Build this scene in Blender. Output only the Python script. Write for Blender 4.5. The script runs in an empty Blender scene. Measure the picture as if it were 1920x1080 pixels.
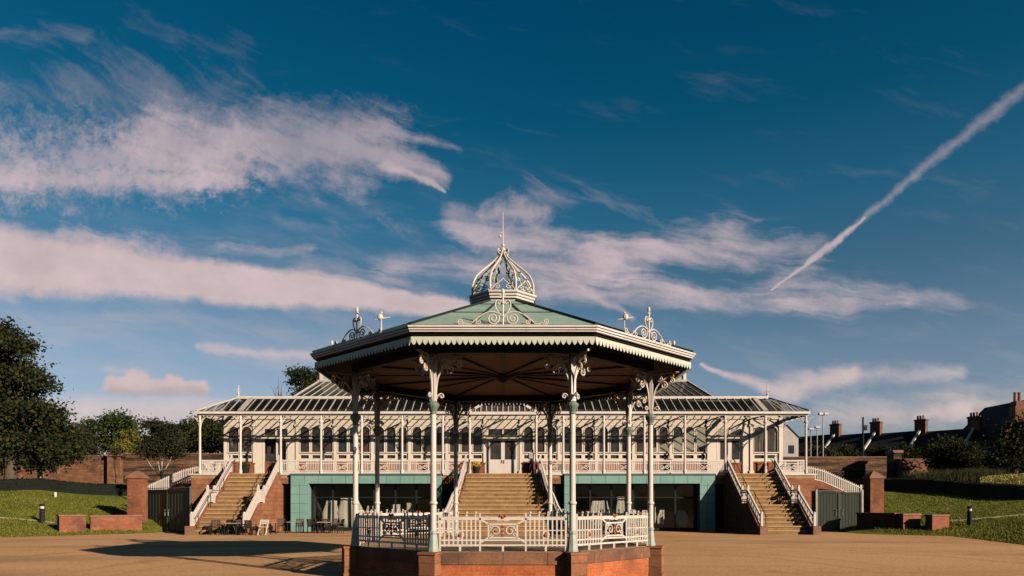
import bpy, bmesh, math, random
import numpy as np
from mathutils import Vector, Matrix
R = math.radians
S = bpy.context.scene
COL = S.collection
rnd = random.Random(7)

# ------------------------------------------------------------------ camera
cam = bpy.data.cameras.new('camera')
cam_o = bpy.data.objects.new('camera', cam)
COL.objects.link(cam_o)
S.camera = cam_o
cam_o.location = (0, 0, 2.0)
cam_o.rotation_euler = (R(90), 0, 0)
cam.sensor_width = 36
cam.lens = 24.79
cam.shift_x = .00885
cam.shift_y = .2099
cam.clip_end = 6000
S.view_settings.view_transform = 'Standard'
S.view_settings.look = 'None'
S.view_settings.exposure = 0.3
S.view_settings.gamma = 1

# ------------------------------------------------------------------ sun
SUN = Vector((12.9, -11.4, 5.9)).normalized()
SUN_EL = math.asin(SUN.z)
SUN_AZ = math.atan2(SUN.x, SUN.y)
sl = bpy.data.lights.new('sun', 'SUN')
sl.energy = 5.0
sl.angle = R(.5)
sl.color = (1, .82, .65)
so = bpy.data.objects.new('sun', sl)
COL.objects.link(so)
so.rotation_euler = SUN.to_track_quat('Z', 'Y').to_euler()
so.location = (40, -40, 40)

# ------------------------------------------------------------------ world: Nishita sky, graded by height, with clouds placed by direction
W = bpy.data.worlds.new('World')
S.world = W
W.use_nodes = True
wt = W.node_tree
for n in list(wt.nodes):
    wt.nodes.remove(n)


class E:
    """socket expression on a node tree"""
    def __init__(s, t, x): s.t, s.x = t, x
    def m(s, op, *o, clamp=False):
        n = s.t.nodes.new('ShaderNodeMath'); n.operation = op; n.use_clamp = clamp
        for i, v in enumerate((s,) + o):
            if isinstance(v, E): s.t.links.new(v.x, n.inputs[i])
            else: n.inputs[i].default_value = v
        return E(s.t, n.outputs[0])
    def __add__(s, o): return s.m('ADD', o)
    def __sub__(s, o): return s.m('SUBTRACT', o)
    def __mul__(s, o): return s.m('MULTIPLY', o)
    def __truediv__(s, o): return s.m('DIVIDE', o)
    def rsub(s, v): return (s * -1.0) + v
    def clamp(s): return s.m('ADD', 0.0, clamp=True)
    def smooth(s, a, b):
        n = s.t.nodes.new('ShaderNodeMapRange'); n.interpolation_type = 'SMOOTHSTEP'
        s.t.links.new(s.x, n.inputs[0]); n.inputs[1].default_value = a; n.inputs[2].default_value = b
        return E(s.t, n.outputs[0])


def comb(t, x, y, z=0.0):
    n = t.nodes.new('ShaderNodeCombineXYZ')
    for i, v in enumerate((x, y, z)):
        if isinstance(v, E): t.links.new(v.x, n.inputs[i])
        else: n.inputs[i].default_value = v
    return n.outputs[0]


def noise(t, vec, scale, detail=5, rough=.55, out='Fac', dist=0.0):
    n = t.nodes.new('ShaderNodeTexNoise')
    n.inputs['Scale'].default_value = scale; n.inputs['Detail'].default_value = detail
    n.inputs['Roughness'].default_value = rough; n.inputs['Distortion'].default_value = dist
    if vec is not None: t.links.new(vec, n.inputs['Vector'])
    return E(t, n.outputs[0]) if out == 'Fac' else n.outputs['Color']


def ramp(t, fac, stops, interp='LINEAR'):
    n = t.nodes.new('ShaderNodeValToRGB'); cr = n.color_ramp; cr.interpolation = interp
    while len(cr.elements) < len(stops): cr.elements.new(.5)
    for e, (p, c) in zip(cr.elements, stops):
        e.position = p; e.color = (c[0], c[1], c[2], 1)
    t.links.new(fac.x if isinstance(fac, E) else fac, n.inputs[0])
    return n.outputs[0]


def mixc(t, fac, a, b, mode='MIX'):
    n = t.nodes.new('ShaderNodeMix'); n.data_type = 'RGBA'; n.blend_type = mode; n.clamp_factor = True
    for s, v in ((n.inputs['Factor'], fac), (n.inputs['A'], a), (n.inputs['B'], b)):
        v = v.x if isinstance(v, E) else v
        if isinstance(v, (int, float)): s.default_value = v
        elif isinstance(v, tuple): s.default_value = (v[0], v[1], v[2], 1)
        else: t.links.new(v, s)
    return n.outputs['Result']


def build_sky():
    t = wt
    tc = t.nodes.new('ShaderNodeTexCoord')
    sep = t.nodes.new('ShaderNodeSeparateXYZ')
    t.links.new(tc.outputs['Generated'], sep.inputs[0])
    dx, dy, dz = (E(t, o) for o in sep.outputs)
    sky = t.nodes.new('ShaderNodeTexSky'); sky.sky_type = 'NISHITA'; sky.sun_disc = False
    sky.sun_elevation = SUN_EL; sky.sun_rotation = SUN_AZ
    g = ramp(t, dz.clamp(), [(0, (.62, .55, .66)), (.06, (.62, .58, .71)), (.11, (.60, .62, .73)), (.2, (.51, .59, .66)), (.29, (.27, .48, .54)),
                             (.37, (.12, .46, .55)), (.47, (.02, .36, .455)), (.58, (.003, .31, .43)), (.72, (.001, .09, .14)), (1, (.0, .03, .06))])
    base = mixc(t, 1.0, sky.outputs[0], g, 'MULTIPLY')
    yy = dy.m('MAXIMUM', .08)
    u, v = dx / yy, dz / yy
    front = dy.smooth(.1, .3)
    P = comb(t, u, v)
    # low frequency warp
    wc = noise(t, P, 5, 3, .5, 'Color')
    ws = t.nodes.new('ShaderNodeSeparateXYZ'); t.links.new(wc, ws.inputs[0])
    wu, wv = E(t, ws.outputs[0]) - .5, E(t, ws.outputs[1]) - .5
    fc = noise(t, P, 26, 5, .6, 'Color')
    fs = t.nodes.new('ShaderNodeSeparateXYZ'); t.links.new(fc, fs.inputs[0])
    fu, fv = E(t, fs.outputs[0]) - .5, E(t, fs.outputs[1]) - .5
    u2 = u + wu * .07 + fu * .02
    v2 = v + wv * .05 + fv * .016
    u3 = u + fu * .012
    v3 = v + fv * .012
    X = lambda p: (p - 943) / 1322
    Y = lambda p: (943 - p) / 1322

    def seg(a, b, w0, w1, U=u2, V=v2):
        ax, ay, bx, by = X(a[0]), Y(a[1]), X(b[0]), Y(b[1])
        ex, ey = bx - ax, by - ay; L = ex * ex + ey * ey
        tt = ((U - ax) * (ex / L) + (V - ay) * (ey / L)).clamp()
        qx, qy = U - ax - tt * ex, V - ay - tt * ey
        d = (qx * qx + qy * qy).m('SQRT')
        w = tt * ((w1 - w0) / 1322) + w0 / 1322
        return (d / w).rsub(1.0)            # 1 on the axis, 0 at the edge

    def streak(ang, sx, sy, detail=7, rough=.6, off=0.0, dist=.4):
        c, s_ = math.cos(R(ang)), math.sin(R(ang))
        a = (u2 * c + v2 * s_) * sx + off
        b = (v2 * c - u2 * s_) * sy
        return noise(t, comb(t, a, b, off), 1.0, detail, rough, dist=dist)

    N = lambda n: (n - .5) * 3.2          # roughly -1..1
    n1 = N(streak(-7, 5, 26, off=3.1))       # long streaks
    n2 = N(streak(-24, 8, 34, off=9.2))      # slanting fibres
    n5 = N(streak(-38, 9, 40, off=4.4))
    n3 = N(noise(t, comb(t, u3, v3, 1.7), 75, 4, .65))       # mackerel grain
    n4 = N(noise(t, comb(t, u3, v3, 5.0), 13, 9, .64))       # billows
    n6 = N(noise(t, comb(t, u2, v2, 2.0), 5.5, 6, .6))       # large patches

    tot = None

    def add(m, tex, amp, lo=-.1, hi=1.15, patch=.35):
        nonlocal tot
        a = (m + tex).smooth(lo, hi) * ((n6 * patch + 1.0) * amp)
        inv = a.clamp().m('MINIMUM', .96).rsub(1.0)
        tot = inv if tot is None else tot * inv
    # 1 upper-left bank with a fraying right end
    m = seg((300, 258), (690, 268), 92, 96).m('MAXIMUM', seg((690, 268), (820, 340), 84, 22))
    add(m * 1.25, n4 * .45 + n2 * .55 + n3 * .2, .66)
    m = seg((-80, 295), (430, 300), 110, 76)
    add(m * .95, n3 * .6 + n4 * .35 + n2 * .25, .60)
    m = seg((-80, 328), (440, 332), 34, 26)
    add(m * 1.1, n1 * .4 + n3 * .3, .66)
    m = seg((-100, 190), (420, 170), 115, 80)
    add(m * .75, n5 * .75 + n4 * .35 + n3 * .2, .32, 0, 1.5)
    m = seg((725, 308), (826, 366), 15, 2)
    add(m * 1.2, n4 * .35 + n2 * .3, .7)
    m = seg((700, 225), (860, 290), 34, 12)
    add(m * .8, n2 * .7 + n3 * .2, .5, 0, 1.3)
    # 2 long lower-left band
    m = seg((-60, 470), (420, 537), 84, 50).m('MAXIMUM', seg((420, 537), (915, 584), 52, 22))
    add(m * 1.9, n1 * .28 + n4 * .22 + n3 * .10, .98, 0, 1.0, .06)
    m = seg((120, 425), (330, 480), 34, 40)
    add(m * .9, n3 * .4 + n2 * .55, .6, 0, 1.2)
    m = seg((420, 468), (580, 472), 26, 16)
    add(m * .8, n1 * .8 + n3 * .2, .6, .1, 1.3)
    m = seg((560, 500), (760, 530), 34, 24)
    add(m * .7, n1 * .7 + n5 * .5, .45, .1, 1.4)
    # 3 centre / right group
    m = seg((730, 495), (1110, 500), 46, 64)
    add(m * .95, n1 * .8 + n4 * .3, .68, -.05, 1.25)
    m = seg((850, 425), (1200, 478), 46, 62)
    add(m * .95, n4 * .5 + n1 * .75, .72, -.05, 1.25)
    m = seg((925, 398), (995, 400), 34, 34)
    add(m * 1.0, n4 * .9 + n3 * .15, .78)
    m = seg((1130, 450), (1530, 470), 64, 52)
    add(m * .85, n1 * .85 + n4 * .3, .74, 0, 1.3)
    m = seg((1020, 540), (1690, 572), 66, 30)
    add(m * .9, n1 * .85 + n4 * .3, .70, 0, 1.25)
    m = seg((1060, 515), (1175, 595), 17, 9)
    add(m * 1.0, n4 * .5 + n3 * .15, .6)
    m = seg((1480, 535), (1800, 565), 54, 40)
    add(m * .7, n1 * 1.0, .5, .1, 1.5)
    # 4 contrail
    m = seg((1446, 543), (1562, 457), 2.6, 11, u3, v3).m('MAXIMUM', seg((1562, 457), (1622, 408), 11, 3, u3, v3))
    add(m * 1.3, n3 * .45 + n4 * .35, .74, 0, 1.2, .1)
    m = seg((1555, 461), (1735, 312), 9, 15, u3, v3).m('MAXIMUM', seg((1735, 312), (1940, 150), 15, 21, u3, v3))
    add(m * 1.1, n3 * .35 + n4 * .25 + n5 * .25, .37, 0, 1.25, .2)
    # 5 small puffy cloud with a flat base
    m = seg((212, 722), (378, 728), 27, 20, u3, v3).m('MAXIMUM', seg((252, 708), (264, 712), 27, 26, u3, v3)).m('MAXIMUM', seg((322, 716), (334, 720), 22, 22, u3, v3))
    flat = (v3 * 1322 + n4 * 2.0).smooth(943 - 753, 943 - 735)
    puff = (m * 1.35 + n4 * .42 + n3 * .12).smooth(-.05, 1.0) * flat
    add(puff, 0.0, .95, 0, 1, .05)
    puffsh = puff * (v3 * 1322 + n4 * 5.0).smooth(943 - 716, 943 - 748)
    m = seg((200, 690), (245, 698), 13, 10, u3, v3)
    add(m * .9, n4 * .5, .45)
    # 6 right wedge
    m = seg((1312, 683), (1470, 738), 4, 28, u3, v3).m('MAXIMUM', seg((1460, 737), (1600, 700), 42, 22, u3, v3))
    add(m * 1.25, n4 * .3 + n1 * .32, .78, 0, 1.2, .15)
    m = seg((1560, 700), (1810, 706), 32, 20)
    add(m * .8, n1 * .6 + n4 * .2, .64, 0, 1.2)
    # 7 pale banks near the horizon
    m = seg((60, 778), (400, 782), 66, 50)
    add(m * 1.5, n1 * .25, .74, 0, 1.1, .1)
    m = seg((370, 654), (600, 666), 9, 17)
    add(m * 1.0, n1 * .4, .55, 0, 1.1)
    m = seg((1540, 770), (1960, 765), 44, 60)
    add(m * .9, n1 * .6 + n4 * .25, .66, 0, 1.2)
    m = seg((1720, 778), (1860, 770), 20, 20)
    add(m * 1.2, n4 * .5, .7, 0, 1.1)
    # 8 thin veils
    veil = (v.smooth(.02, .2)) * (v.smooth(.6, .2))
    add(veil * (u.smooth(.4, -.4) * .5 + .25), n1 * .5 + n2 * .3, .36, .1, 1.5)
    m = seg((240, 45), (450, 90), 40, 44)
    add(m * .7, n2 * .9 + n3 * .2, .20, .2, 1.6)
    m = seg((1000, 360), (1220, 385), 44, 30)
    add(m * .7, n2 * .9, .42, .2, 1.6)
    m = seg((-20, 60), (150, 80), 26, 30)
    add(m * .7, n2 * .9, .36, .2, 1.6)
    m = seg((640, 410), (800, 440), 40, 40)
    add(m * .6, n5 * .8 + n3 * .3, .4, .2, 1.6)

    dens = tot.rsub(1.0) * front
    # light on the clouds: pinkish, a little greyer where thick low down, dimmer high up
    shade = n4 * .13 + n1 * .08 + n6 * .06 + .95
    lowg = ramp(t, dz.clamp(), [(0, (5.4, 4.5, 4.1)), (.12, (5.6, 4.5, 4.3)), (.3, (5.2, 4.1, 4.2)), (.5, (3.9, 3.25, 3.6))])
    cc = mixc(t, 1.0, lowg, comb(t, shade, shade, shade), 'MULTIPLY')
    dark_base = (seg((1830, 768), (1935, 770), 16, 22, u3, v3) * 1.2 + n4 * .4).smooth(0, 1.2) * .42 + puffsh * .55
    col = mixc(t, dens, base, cc)
    col = mixc(t, dark_base * front, col, (1.45, 1.5, 1.85))
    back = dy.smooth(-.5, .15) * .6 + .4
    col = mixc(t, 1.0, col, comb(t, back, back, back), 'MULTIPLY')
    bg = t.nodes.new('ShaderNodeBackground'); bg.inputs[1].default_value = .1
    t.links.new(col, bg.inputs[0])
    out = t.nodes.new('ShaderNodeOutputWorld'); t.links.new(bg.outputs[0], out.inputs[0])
    W.cycles.sampling_method = 'MANUAL'
    W.cycles.sample_map_resolution = 512


build_sky()
S.cycles.max_bounces = 6
S.cycles.diffuse_bounces = 0
S.cycles.transparent_max_bounces = 12
S.cycles.caustics_reflective = False
S.cycles.caustics_refractive = False
S.cycles.use_denoising = True

# ------------------------------------------------------------------ materials
def newmat(name):
    m = bpy.data.materials.new(name); m.use_nodes = True
    t = m.node_tree; p = t.nodes['Principled BSDF']
    return m, t, p


def ocoord(t, scale=None):
    tc = t.nodes.new('ShaderNodeTexCoord')
    if scale is None: return tc.outputs['Object']
    mp = t.nodes.new('ShaderNodeMapping'); mp.inputs['Scale'].default_value = scale
    t.links.new(tc.outputs['Object'], mp.inputs[0])
    return mp.outputs[0]


def setbump(t, p, h, strength, dist):
    b = t.nodes.new('ShaderNodeBump'); b.inputs['Strength'].default_value = strength; b.inputs['Distance'].default_value = dist
    t.links.new(h.x if isinstance(h, E) else h, b.inputs['Height']); t.links.new(b.outputs[0], p.inputs['Normal'])


def mat(name, c1, c2=None, scale=3.0, rough=.6, metal=0.0, bump=0.0, stretch=None, dirt=None, spec=.4):
    m, t, p = newmat(name)
    c2 = c2 or tuple(x * .75 for x in c1)
    co = ocoord(t, stretch)
    n = noise(t, co, scale, 6, .6)
    c = ramp(t, n, [(.3, c2), (.68, c1)])
    if dirt:
        d = noise(t, co, scale * 5.3, 5, .7)
        c = mixc(t, d.smooth(.56, .74) * dirt[1], c, dirt[0])
    t.links.new(c, p.inputs['Base Color'])
    p.inputs['Roughness'].default_value = rough; p.inputs['Metallic'].default_value = metal
    p.inputs['Specular IOR Level'].default_value = spec
    if bump: setbump(t, p, noise(t, co, scale * 8, 5, .65), bump, .02)
    return m


def wallcoord(t):
    """(distance along the wall, height, 0) for any upright face; (x,y) on flat ones"""
    g = t.nodes.new('ShaderNodeNewGeometry')
    sn = t.nodes.new('ShaderNodeSeparateXYZ'); t.links.new(g.outputs['True Normal'], sn.inputs[0])
    sp = t.nodes.new('ShaderNodeSeparateXYZ'); t.links.new(g.outputs['Position'], sp.inputs[0])
    nx, ny, nz = (E(t, o) for o in sn.outputs); px, py, pz = (E(t, o) for o in sp.outputs)
    flat = nz.m('ABSOLUTE').m('GREATER_THAN', .7)
    a = py * nx - px * ny
    uu = a * flat.rsub(1.0) + px * flat
    vv = pz * flat.rsub(1.0) + py * flat
    return comb(t, uu, vv)


def brick(name, c1, c2, mortar, bw=.225, bh=.075, rough=.85, ms=.008, offset=.5, stain=None, bump=.5, sv=(1, 1), so=(.5, .72)):
    m, t, p = newmat(name)
    co = wallcoord(t)
    b = t.nodes.new('ShaderNodeTexBrick')
    b.offset = offset
    t.links.new(co, b.inputs['Vector'])
    b.inputs['Color1'].default_value = (*c1, 1); b.inputs['Color2'].default_value = (*c2, 1); b.inputs['Mortar'].default_value = (*mortar, 1)
    b.inputs['Scale'].default_value = 1; b.inputs['Mortar Size'].default_value = ms
    b.inputs['Brick Width'].default_value = bw; b.inputs['Row Height'].default_value = bh
    b.inputs['Bias'].default_value = 0
    n = noise(t, co, 1.3, 6, .62)
    n2 = noise(t, co, 17, 4, .6)
    c = mixc(t, 1.0, b.outputs['Color'], ramp(t, n, [(.3, (.62, .6, .6)), (.7, (1.15, 1.1, 1.05))]), 'MULTIPLY')
    c = mixc(t, 1.0, c, ramp(t, n2, [(.3, (.75, .75, .75)), (.7, (1.2, 1.2, 1.2))]), 'MULTIPLY')
    if stain:
        mp = t.nodes.new('ShaderNodeMapping'); mp.inputs['Scale'].default_value = (*sv, 1); t.links.new(co, mp.inputs[0])
        c = mixc(t, noise(t, mp.outputs[0], .55, 6, .7).smooth(*so) * stain[1], c, stain[0])
    t.links.new(c, p.inputs['Base Color']); p.inputs['Roughness'].default_value = rough
    p.inputs['Specular IOR Level'].default_value = .2
    h = E(t, b.outputs['Fac']).rsub(1.0) + n2 * .4
    setbump(t, p, h, bump, .012)
    return m


def glass(name, tint, trans, rough=.04, refl=.8, dc=(.02, .028, .03), dc2=None):
    m, t, p = newmat(name)
    t.nodes.remove(p)
    out = t.nodes['Material Output']
    tr = t.nodes.new('ShaderNodeBsdfTransparent'); tr.inputs[0].default_value = (*tint, 1)
    df = t.nodes.new('ShaderNodeBsdfDiffuse'); df.inputs[0].default_value = (*dc, 1)
    if dc2:
        t.links.new(ramp(t, noise(t, wallcoord(t), .31, 2, .5), [(.42, dc), (.5, dc2), (.58, dc)]), df.inputs[0])
    gl = t.nodes.new('ShaderNodeBsdfGlossy'); gl.inputs['Roughness'].default_value = rough; gl.inputs[0].default_value = (refl, refl, refl, 1)
    co = ocoord(t)
    setbump(t, gl, noise(t, co, 1.1, 2, .5), .12, .05)
    m1 = t.nodes.new('ShaderNodeMixShader'); m1.inputs[0].default_value = trans
    t.links.new(df.outputs[0], m1.inputs[1]); t.links.new(tr.outputs[0], m1.inputs[2])
    lw = t.nodes.new('ShaderNodeLayerWeight'); lw.inputs[0].default_value = .5
    fr = E(t, lw.outputs['Facing']).m('POWER', 4.0) * .9 + .045
    m2 = t.nodes.new('ShaderNodeMixShader'); t.links.new(fr.x, m2.inputs[0])
    t.links.new(m1.outputs[0], m2.inputs[1]); t.links.new(gl.outputs[0], m2.inputs[2])
    t.links.new(m2.outputs[0], out.inputs[0])
    return m


M = {}
M['cream'] = mat('cream_paint', (.70, .64, .57), (.58, .51, .44), 1.6, .5, stretch=(1, 1, .35), dirt=((.30, .21, .14), .6))
M['white'] = mat('white_paint', (.72, .66, .61), (.60, .53, .47), 1.2, .5, stretch=(1, 1, .5), dirt=((.34, .27, .21), .5))
M['white_wall'] = mat('white_joinery', (.76, .68, .57), (.66, .58, .48), .8, .55, stretch=(1, 1, .4), dirt=((.32, .24, .17), .5))
M['greybar'] = mat('weathered_glazing_bar', (.52, .50, .46), (.36, .35, .33), 3, .6, dirt=((.2, .18, .15), .5))
M['gold'] = mat('gilded_iron', (.55, .36, .12), (.30, .18, .06), 6, .4, .5)
M['red_orn'] = mat('red_painted_iron', (.42, .12, .07), (.28, .08, .05), 8, .5)
M['palegreen'] = mat('pale_green_paint', (.40, .47, .40), (.30, .37, .32), 4, .5, dirt=((.25, .22, .16), .4))
M['capgreen'] = mat('grey_green_iron', (.20, .25, .21), (.12, .16, .14), 5, .6, dirt=((.08, .08, .06), .5))
M['valance'] = mat('pale_valance_paint', (.58, .60, .50), (.48, .50, .42), 3, .55)
M['darkiron'] = mat('dark_iron', (.018, .024, .027), (.010, .014, .016), 5, .6, spec=.15)
M['basecoping'] = brick('base_coping_stone', (.30, .15, .088), (.235, .112, .066), (.10, .06, .045), 1.05, .5, ms=.010, stain=((.10, .06, .045), .8), so=(.45, .65))
M['copper'] = mat('green_copper', (.36, .49, .415), (.26, .385, .325), 1.4, .55, stretch=(1, 1, .3), dirt=((.10, .17, .15), .55))
M['seam'] = mat('dark_green_seam', (.012, .028, .026), None, 3, .5)
M['teal'] = mat('teal_cladding', (.22, .385, .35), (.165, .32, .29), .9, .45, dirt=((.10, .22, .2), .4))
M['tealseam'] = mat('teal_joint', (.06, .13, .12), None, 2, .6)
M['soffit'] = mat('shade_toned_soffit', (.022, .024, .026), (.015, .016, .018), 2, .8, spec=.1)  # dark base colour paints in the shade under the overhang
M['ceiling'] = mat('brown_boarded_ceiling', (.52, .33, .24), (.38, .235, .17), 1.2, .7, stretch=(1, 9, 1), dirt=((.08, .05, .035), .4))
M['deckwood'] = mat('deck_boards', (.42, .29, .17), (.32, .21, .12), 1.5, .8, stretch=(1, 8, 1), dirt=((.2, .13, .08), .5))
M['brick'] = brick('orange_brick', (.60, .165, .05), (.48, .115, .036), (.40, .22, .13), stain=((.22, .07, .035), .55))
M['redbrick'] = brick('red_brick', (.36, .13, .065), (.28, .09, .045), (.28, .19, .14), .26, .10, stain=((.10, .055, .035), .8), so=(.47, .66))
M['oldbrick'] = brick('weathered_garden_brick', (.33, .17, .09), (.20, .10, .06), (.2, .14, .1), .5, .18, stain=((.06, .05, .035), .85), bump=.9)
M['streakwall'] = brick('streaked_garden_wall', (.24, .13, .075), (.15, .08, .05), (.12, .09, .07), .6, .22, stain=((.02, .022, .016), .95), bump=1.0, sv=(.16, 2.6), so=(.44, .56))  # dark streaks: ivy, plus tree shade painted in on the right wall
M['sandstone'] = brick('red_sandstone', (.37, .17, .09), (.30, .13, .07), (.18, .1, .06), .9, .30, ms=.012, stain=((.15, .08, .05), .6))
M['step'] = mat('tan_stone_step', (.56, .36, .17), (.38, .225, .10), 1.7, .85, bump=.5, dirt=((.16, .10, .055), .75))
M['riser'] = mat('nosing_shade_riser_stone', (.37, .215, .095), (.22, .12, .052), 2.4, .9, bump=.4, stretch=(1, 1, .4), dirt=((.16, .09, .05), .6))  # darker than the treads, to paint in the shadow under each nosing
M['coping'] = mat('weathered_stone_coping', (.30, .155, .095), (.19, .10, .062), 1.7, .85, bump=.4, dirt=((.08, .05, .035), .7))
M['glass'] = glass('window_glass', (.75, .8, .78), .55, .04, .8, (.07, .085, .085), (.15, .095, .08))  # teal and brown diffuse tones painted in for reflections and interior light
M['roofglass'] = glass('veranda_roof_glass', (.99, .99, .97), .93, .15, .25, (.12, .14, .13))
M['darkglass'] = mat('dark_roof_glazing', (.06, .055, .045), (.02, .025, .025), .7, .12, dirt=((.15, .10, .06), .5), spec=.6)
M['shopglass'] = glass('dark_shopfront_glass', (.92, .95, .94), .94)
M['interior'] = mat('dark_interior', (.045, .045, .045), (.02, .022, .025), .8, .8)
M['curtain'] = mat('pale_drape', (.62, .56, .46), (.42, .38, .32), 5, .9, stretch=(4, 4, .3))
M['gate'] = mat('dark_green_gate_paint', (.048, .062, .045), (.032, .044, .032), 2, .5, stretch=(1, 1, .2))
M['leaf_hedge'] = None
M['hedge'] = mat('clipped_hedge', (.008, .014, .008), (.003, .006, .004), 6, .9, bump=1.0)
M['trunk'] = mat('bark', (.12, .085, .06), (.06, .045, .035), 5, .9, bump=.6, stretch=(1, 1, .25))
M['palebark'] = mat('pale_bark', (.62, .55, .48), (.42, .36, .3), 5, .8)
M['slate'] = mat('slate_roof', (.02, .021, .024), (.011, .012, .015), 1.5, .8, stretch=(1, 1, 3))
M['houserender'] = mat('pale_render', (.50, .48, .46), (.38, .36, .35), .7, .9)
M['housebrick'] = brick('house_brick', (.26, .12, .08), (.2, .09, .06), (.2, .16, .13))
M['pot'] = mat('terracotta', (.35, .14, .08), (.2, .08, .05), 6, .8)
M['chairbrown'] = mat('brown_wicker', (.09, .05, .03), (.04, .026, .018), 14, .7)
M['tabletop'] = mat('pale_table_top', (.45, .36, .28), (.35, .27, .2), 3, .5)
M['steel'] = mat('grey_steel', (.35, .36, .36), (.25, .26, .27), 3, .4, .6)
M['skin'] = mat('skin', (.48, .30, .22), (.42, .25, .18), 6, .6)
M['black_cloth'] = mat('black_cloth', (.018, .02, .026), (.01, .012, .016), 8, .9)
M['navy_cloth'] = mat('dark_blue_cloth', (.035, .045, .065), (.02, .026, .04), 8, .9)
M['pale_cloth'] = mat('pale_grey_cloth', (.42, .40, .40), (.30, .29, .30), 8, .9)
M['hair'] = mat('dark_hair', (.015, .011, .009), None, 30, .6)
M['yellow'] = mat('yellow_petals', (.75, .48, .03), (.6, .33, .02), 12, .6)
M['kerb'] = mat('stone_edging', (.42, .36, .26), (.3, .26, .18), 4, .9)


def gravel():
    m, t, p = newmat('tan_gravel')
    co = ocoord(t)
    a = noise(t, co, .09, 5, .6); b = noise(t, co, 1.1, 6, .65); c = noise(t, co, 26, 3, .7)
    st = noise(t, ocoord(t, (.05, .6, 1)), 1.0, 5, .6)
    k = ramp(t, a * .55 + b * .2 + st * .25, [(.33, (.55, .295, .135)), (.5, (.70, .41, .205)), (.66, (.79, .49, .26))])
    k = mixc(t, 1.0, k, ramp(t, c, [(.25, (.5, .5, .5)), (.5, (1, 1, 1)), (.8, (1.3, 1.26, 1.2))]), 'MULTIPLY')
    c2 = noise(t, co, 8.5, 4, .75)
    k = mixc(t, 1.0, k, ramp(t, c2, [(.3, (.62, .6, .58)), (.5, (1, 1, 1)), (.72, (1.18, 1.18, 1.18))]), 'MULTIPLY')
    d = noise(t, co, .35, 7, .7)
    k = mixc(t, d.smooth(.55, .7) * .45, k, (.25, .14, .075))
    w = noise(t, ocoord(t, (.045, .16, 1)), 1.0, 4, .55, dist=.6)
    k = mixc(t, w.smooth(.5, .68) * .5, k, (.30, .185, .105))
    # faint wheel tracks curving round the bandstand
    sp = t.nodes.new('ShaderNodeSeparateXYZ'); t.links.new(co, sp.inputs[0])
    gx, gy = E(t, sp.outputs[0]), E(t, sp.outputs[1]) - 20.6
    rr = (gx * gx + gy * gy).m('SQRT') + (b - .5) * .5
    for r0, wd in ((10.8, .22), (12.4, .22), (17.3, .26), (19.0, .26)):
        k = mixc(t, ((rr - r0).m('ABSOLUTE') / wd).rsub(1.0).clamp() * a.smooth(.35, .6) * .4, k, (.30, .17, .09))
    g = noise(t, co, 3.2, 2, .9)
    k = mixc(t, g.smooth(.66, .72) * .5, k, (.16, .10, .06))
    t.links.new(k, p.inputs['Base Color']); p.inputs['Roughness'].default_value = .95
    p.inputs['Specular IOR Level'].default_value = .1
    setbump(t, p, c + b * .6, .25, .015)
    return m


def lawn_mat():
    m, t, p = newmat('lawn_grass')
    co = ocoord(t)
    a = noise(t, co, .22, 6, .65); b = noise(t, ocoord(t, (1, .45, 1)), 1.9, 6, .7); c = noise(t, co, 24, 3, .7)
    k = ramp(t, a * .5 + b * .5, [(.32, (.06, .075, .012)), (.46, (.155, .18, .028)), (.58, (.235, .235, .04)), (.7, (.33, .27, .07))])
    k = mixc(t, 1.0, k, ramp(t, c, [(.25, (.45, .45, .45)), (.75, (1.35, 1.35, 1.3))]), 'MULTIPLY')
    t.links.new(k, p.inputs['Base Color']); p.inputs['Roughness'].default_value = .95
    p.inputs['Specular IOR Level'].default_value = .1
    setbump(t, p, c + b, .9, .06)
    return m


M['gravel'] = gravel()
M['lawn'] = lawn_mat()


def leafmat(name, stops, trans=.25):
    m, t, p = newmat(name)
    g = t.nodes.new('ShaderNodeNewGeometry')
    r = E(t, g.outputs['Random Per Island'])
    n = noise(t, ocoord(t), .55, 4, .6)
    c = ramp(t, (r * .5 + n * .5).clamp(), stops)
    t.links.new(c, p.inputs['Base Color']); p.inputs['Roughness'].default_value = .75
    p.inputs['Specular IOR Level'].default_value = .15
    tr = t.nodes.new('ShaderNodeBsdfTranslucent'); t.links.new(c, tr.inputs[0])
    mx = t.nodes.new('ShaderNodeMixShader'); mx.inputs[0].default_value = trans
    out = t.nodes['Material Output']
    t.links.new(p.outputs[0], mx.inputs[1]); t.links.new(tr.outputs[0], mx.inputs[2]); t.links.new(mx.outputs[0], out.inputs[0])
    return m


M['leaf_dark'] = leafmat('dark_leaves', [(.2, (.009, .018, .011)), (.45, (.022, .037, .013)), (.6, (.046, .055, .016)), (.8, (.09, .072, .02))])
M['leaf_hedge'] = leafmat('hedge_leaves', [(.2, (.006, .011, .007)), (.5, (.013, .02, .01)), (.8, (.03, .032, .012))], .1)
M['leaf_mid'] = leafmat('green_leaves', [(.2, (.02, .04, .016)), (.5, (.045, .075, .02)), (.8, (.10, .11, .03))])
M['leaf_yellow'] = leafmat('yellow_green_leaves', [(.2, (.11, .12, .02)), (.5, (.19, .18, .03)), (.8, (.26, .22, .05))])
M['leaf_purple'] = leafmat('dull_green_leaves', [(.2, (.018, .026, .018)), (.5, (.035, .042, .022)), (.8, (.07, .055, .025))])
M['leaf_grass'] = leafmat('ornamental_grass_blades', [(.2, (.03, .05, .02)), (.5, (.07, .085, .03)), (.8, (.15, .13, .06))])
M['flower'] = leafmat('pale_flowers', [(.2, (.06, .09, .02)), (.42, (.28, .26, .05)), (.55, (.6, .5, .12)), (.8, (.7, .6, .35))])

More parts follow.
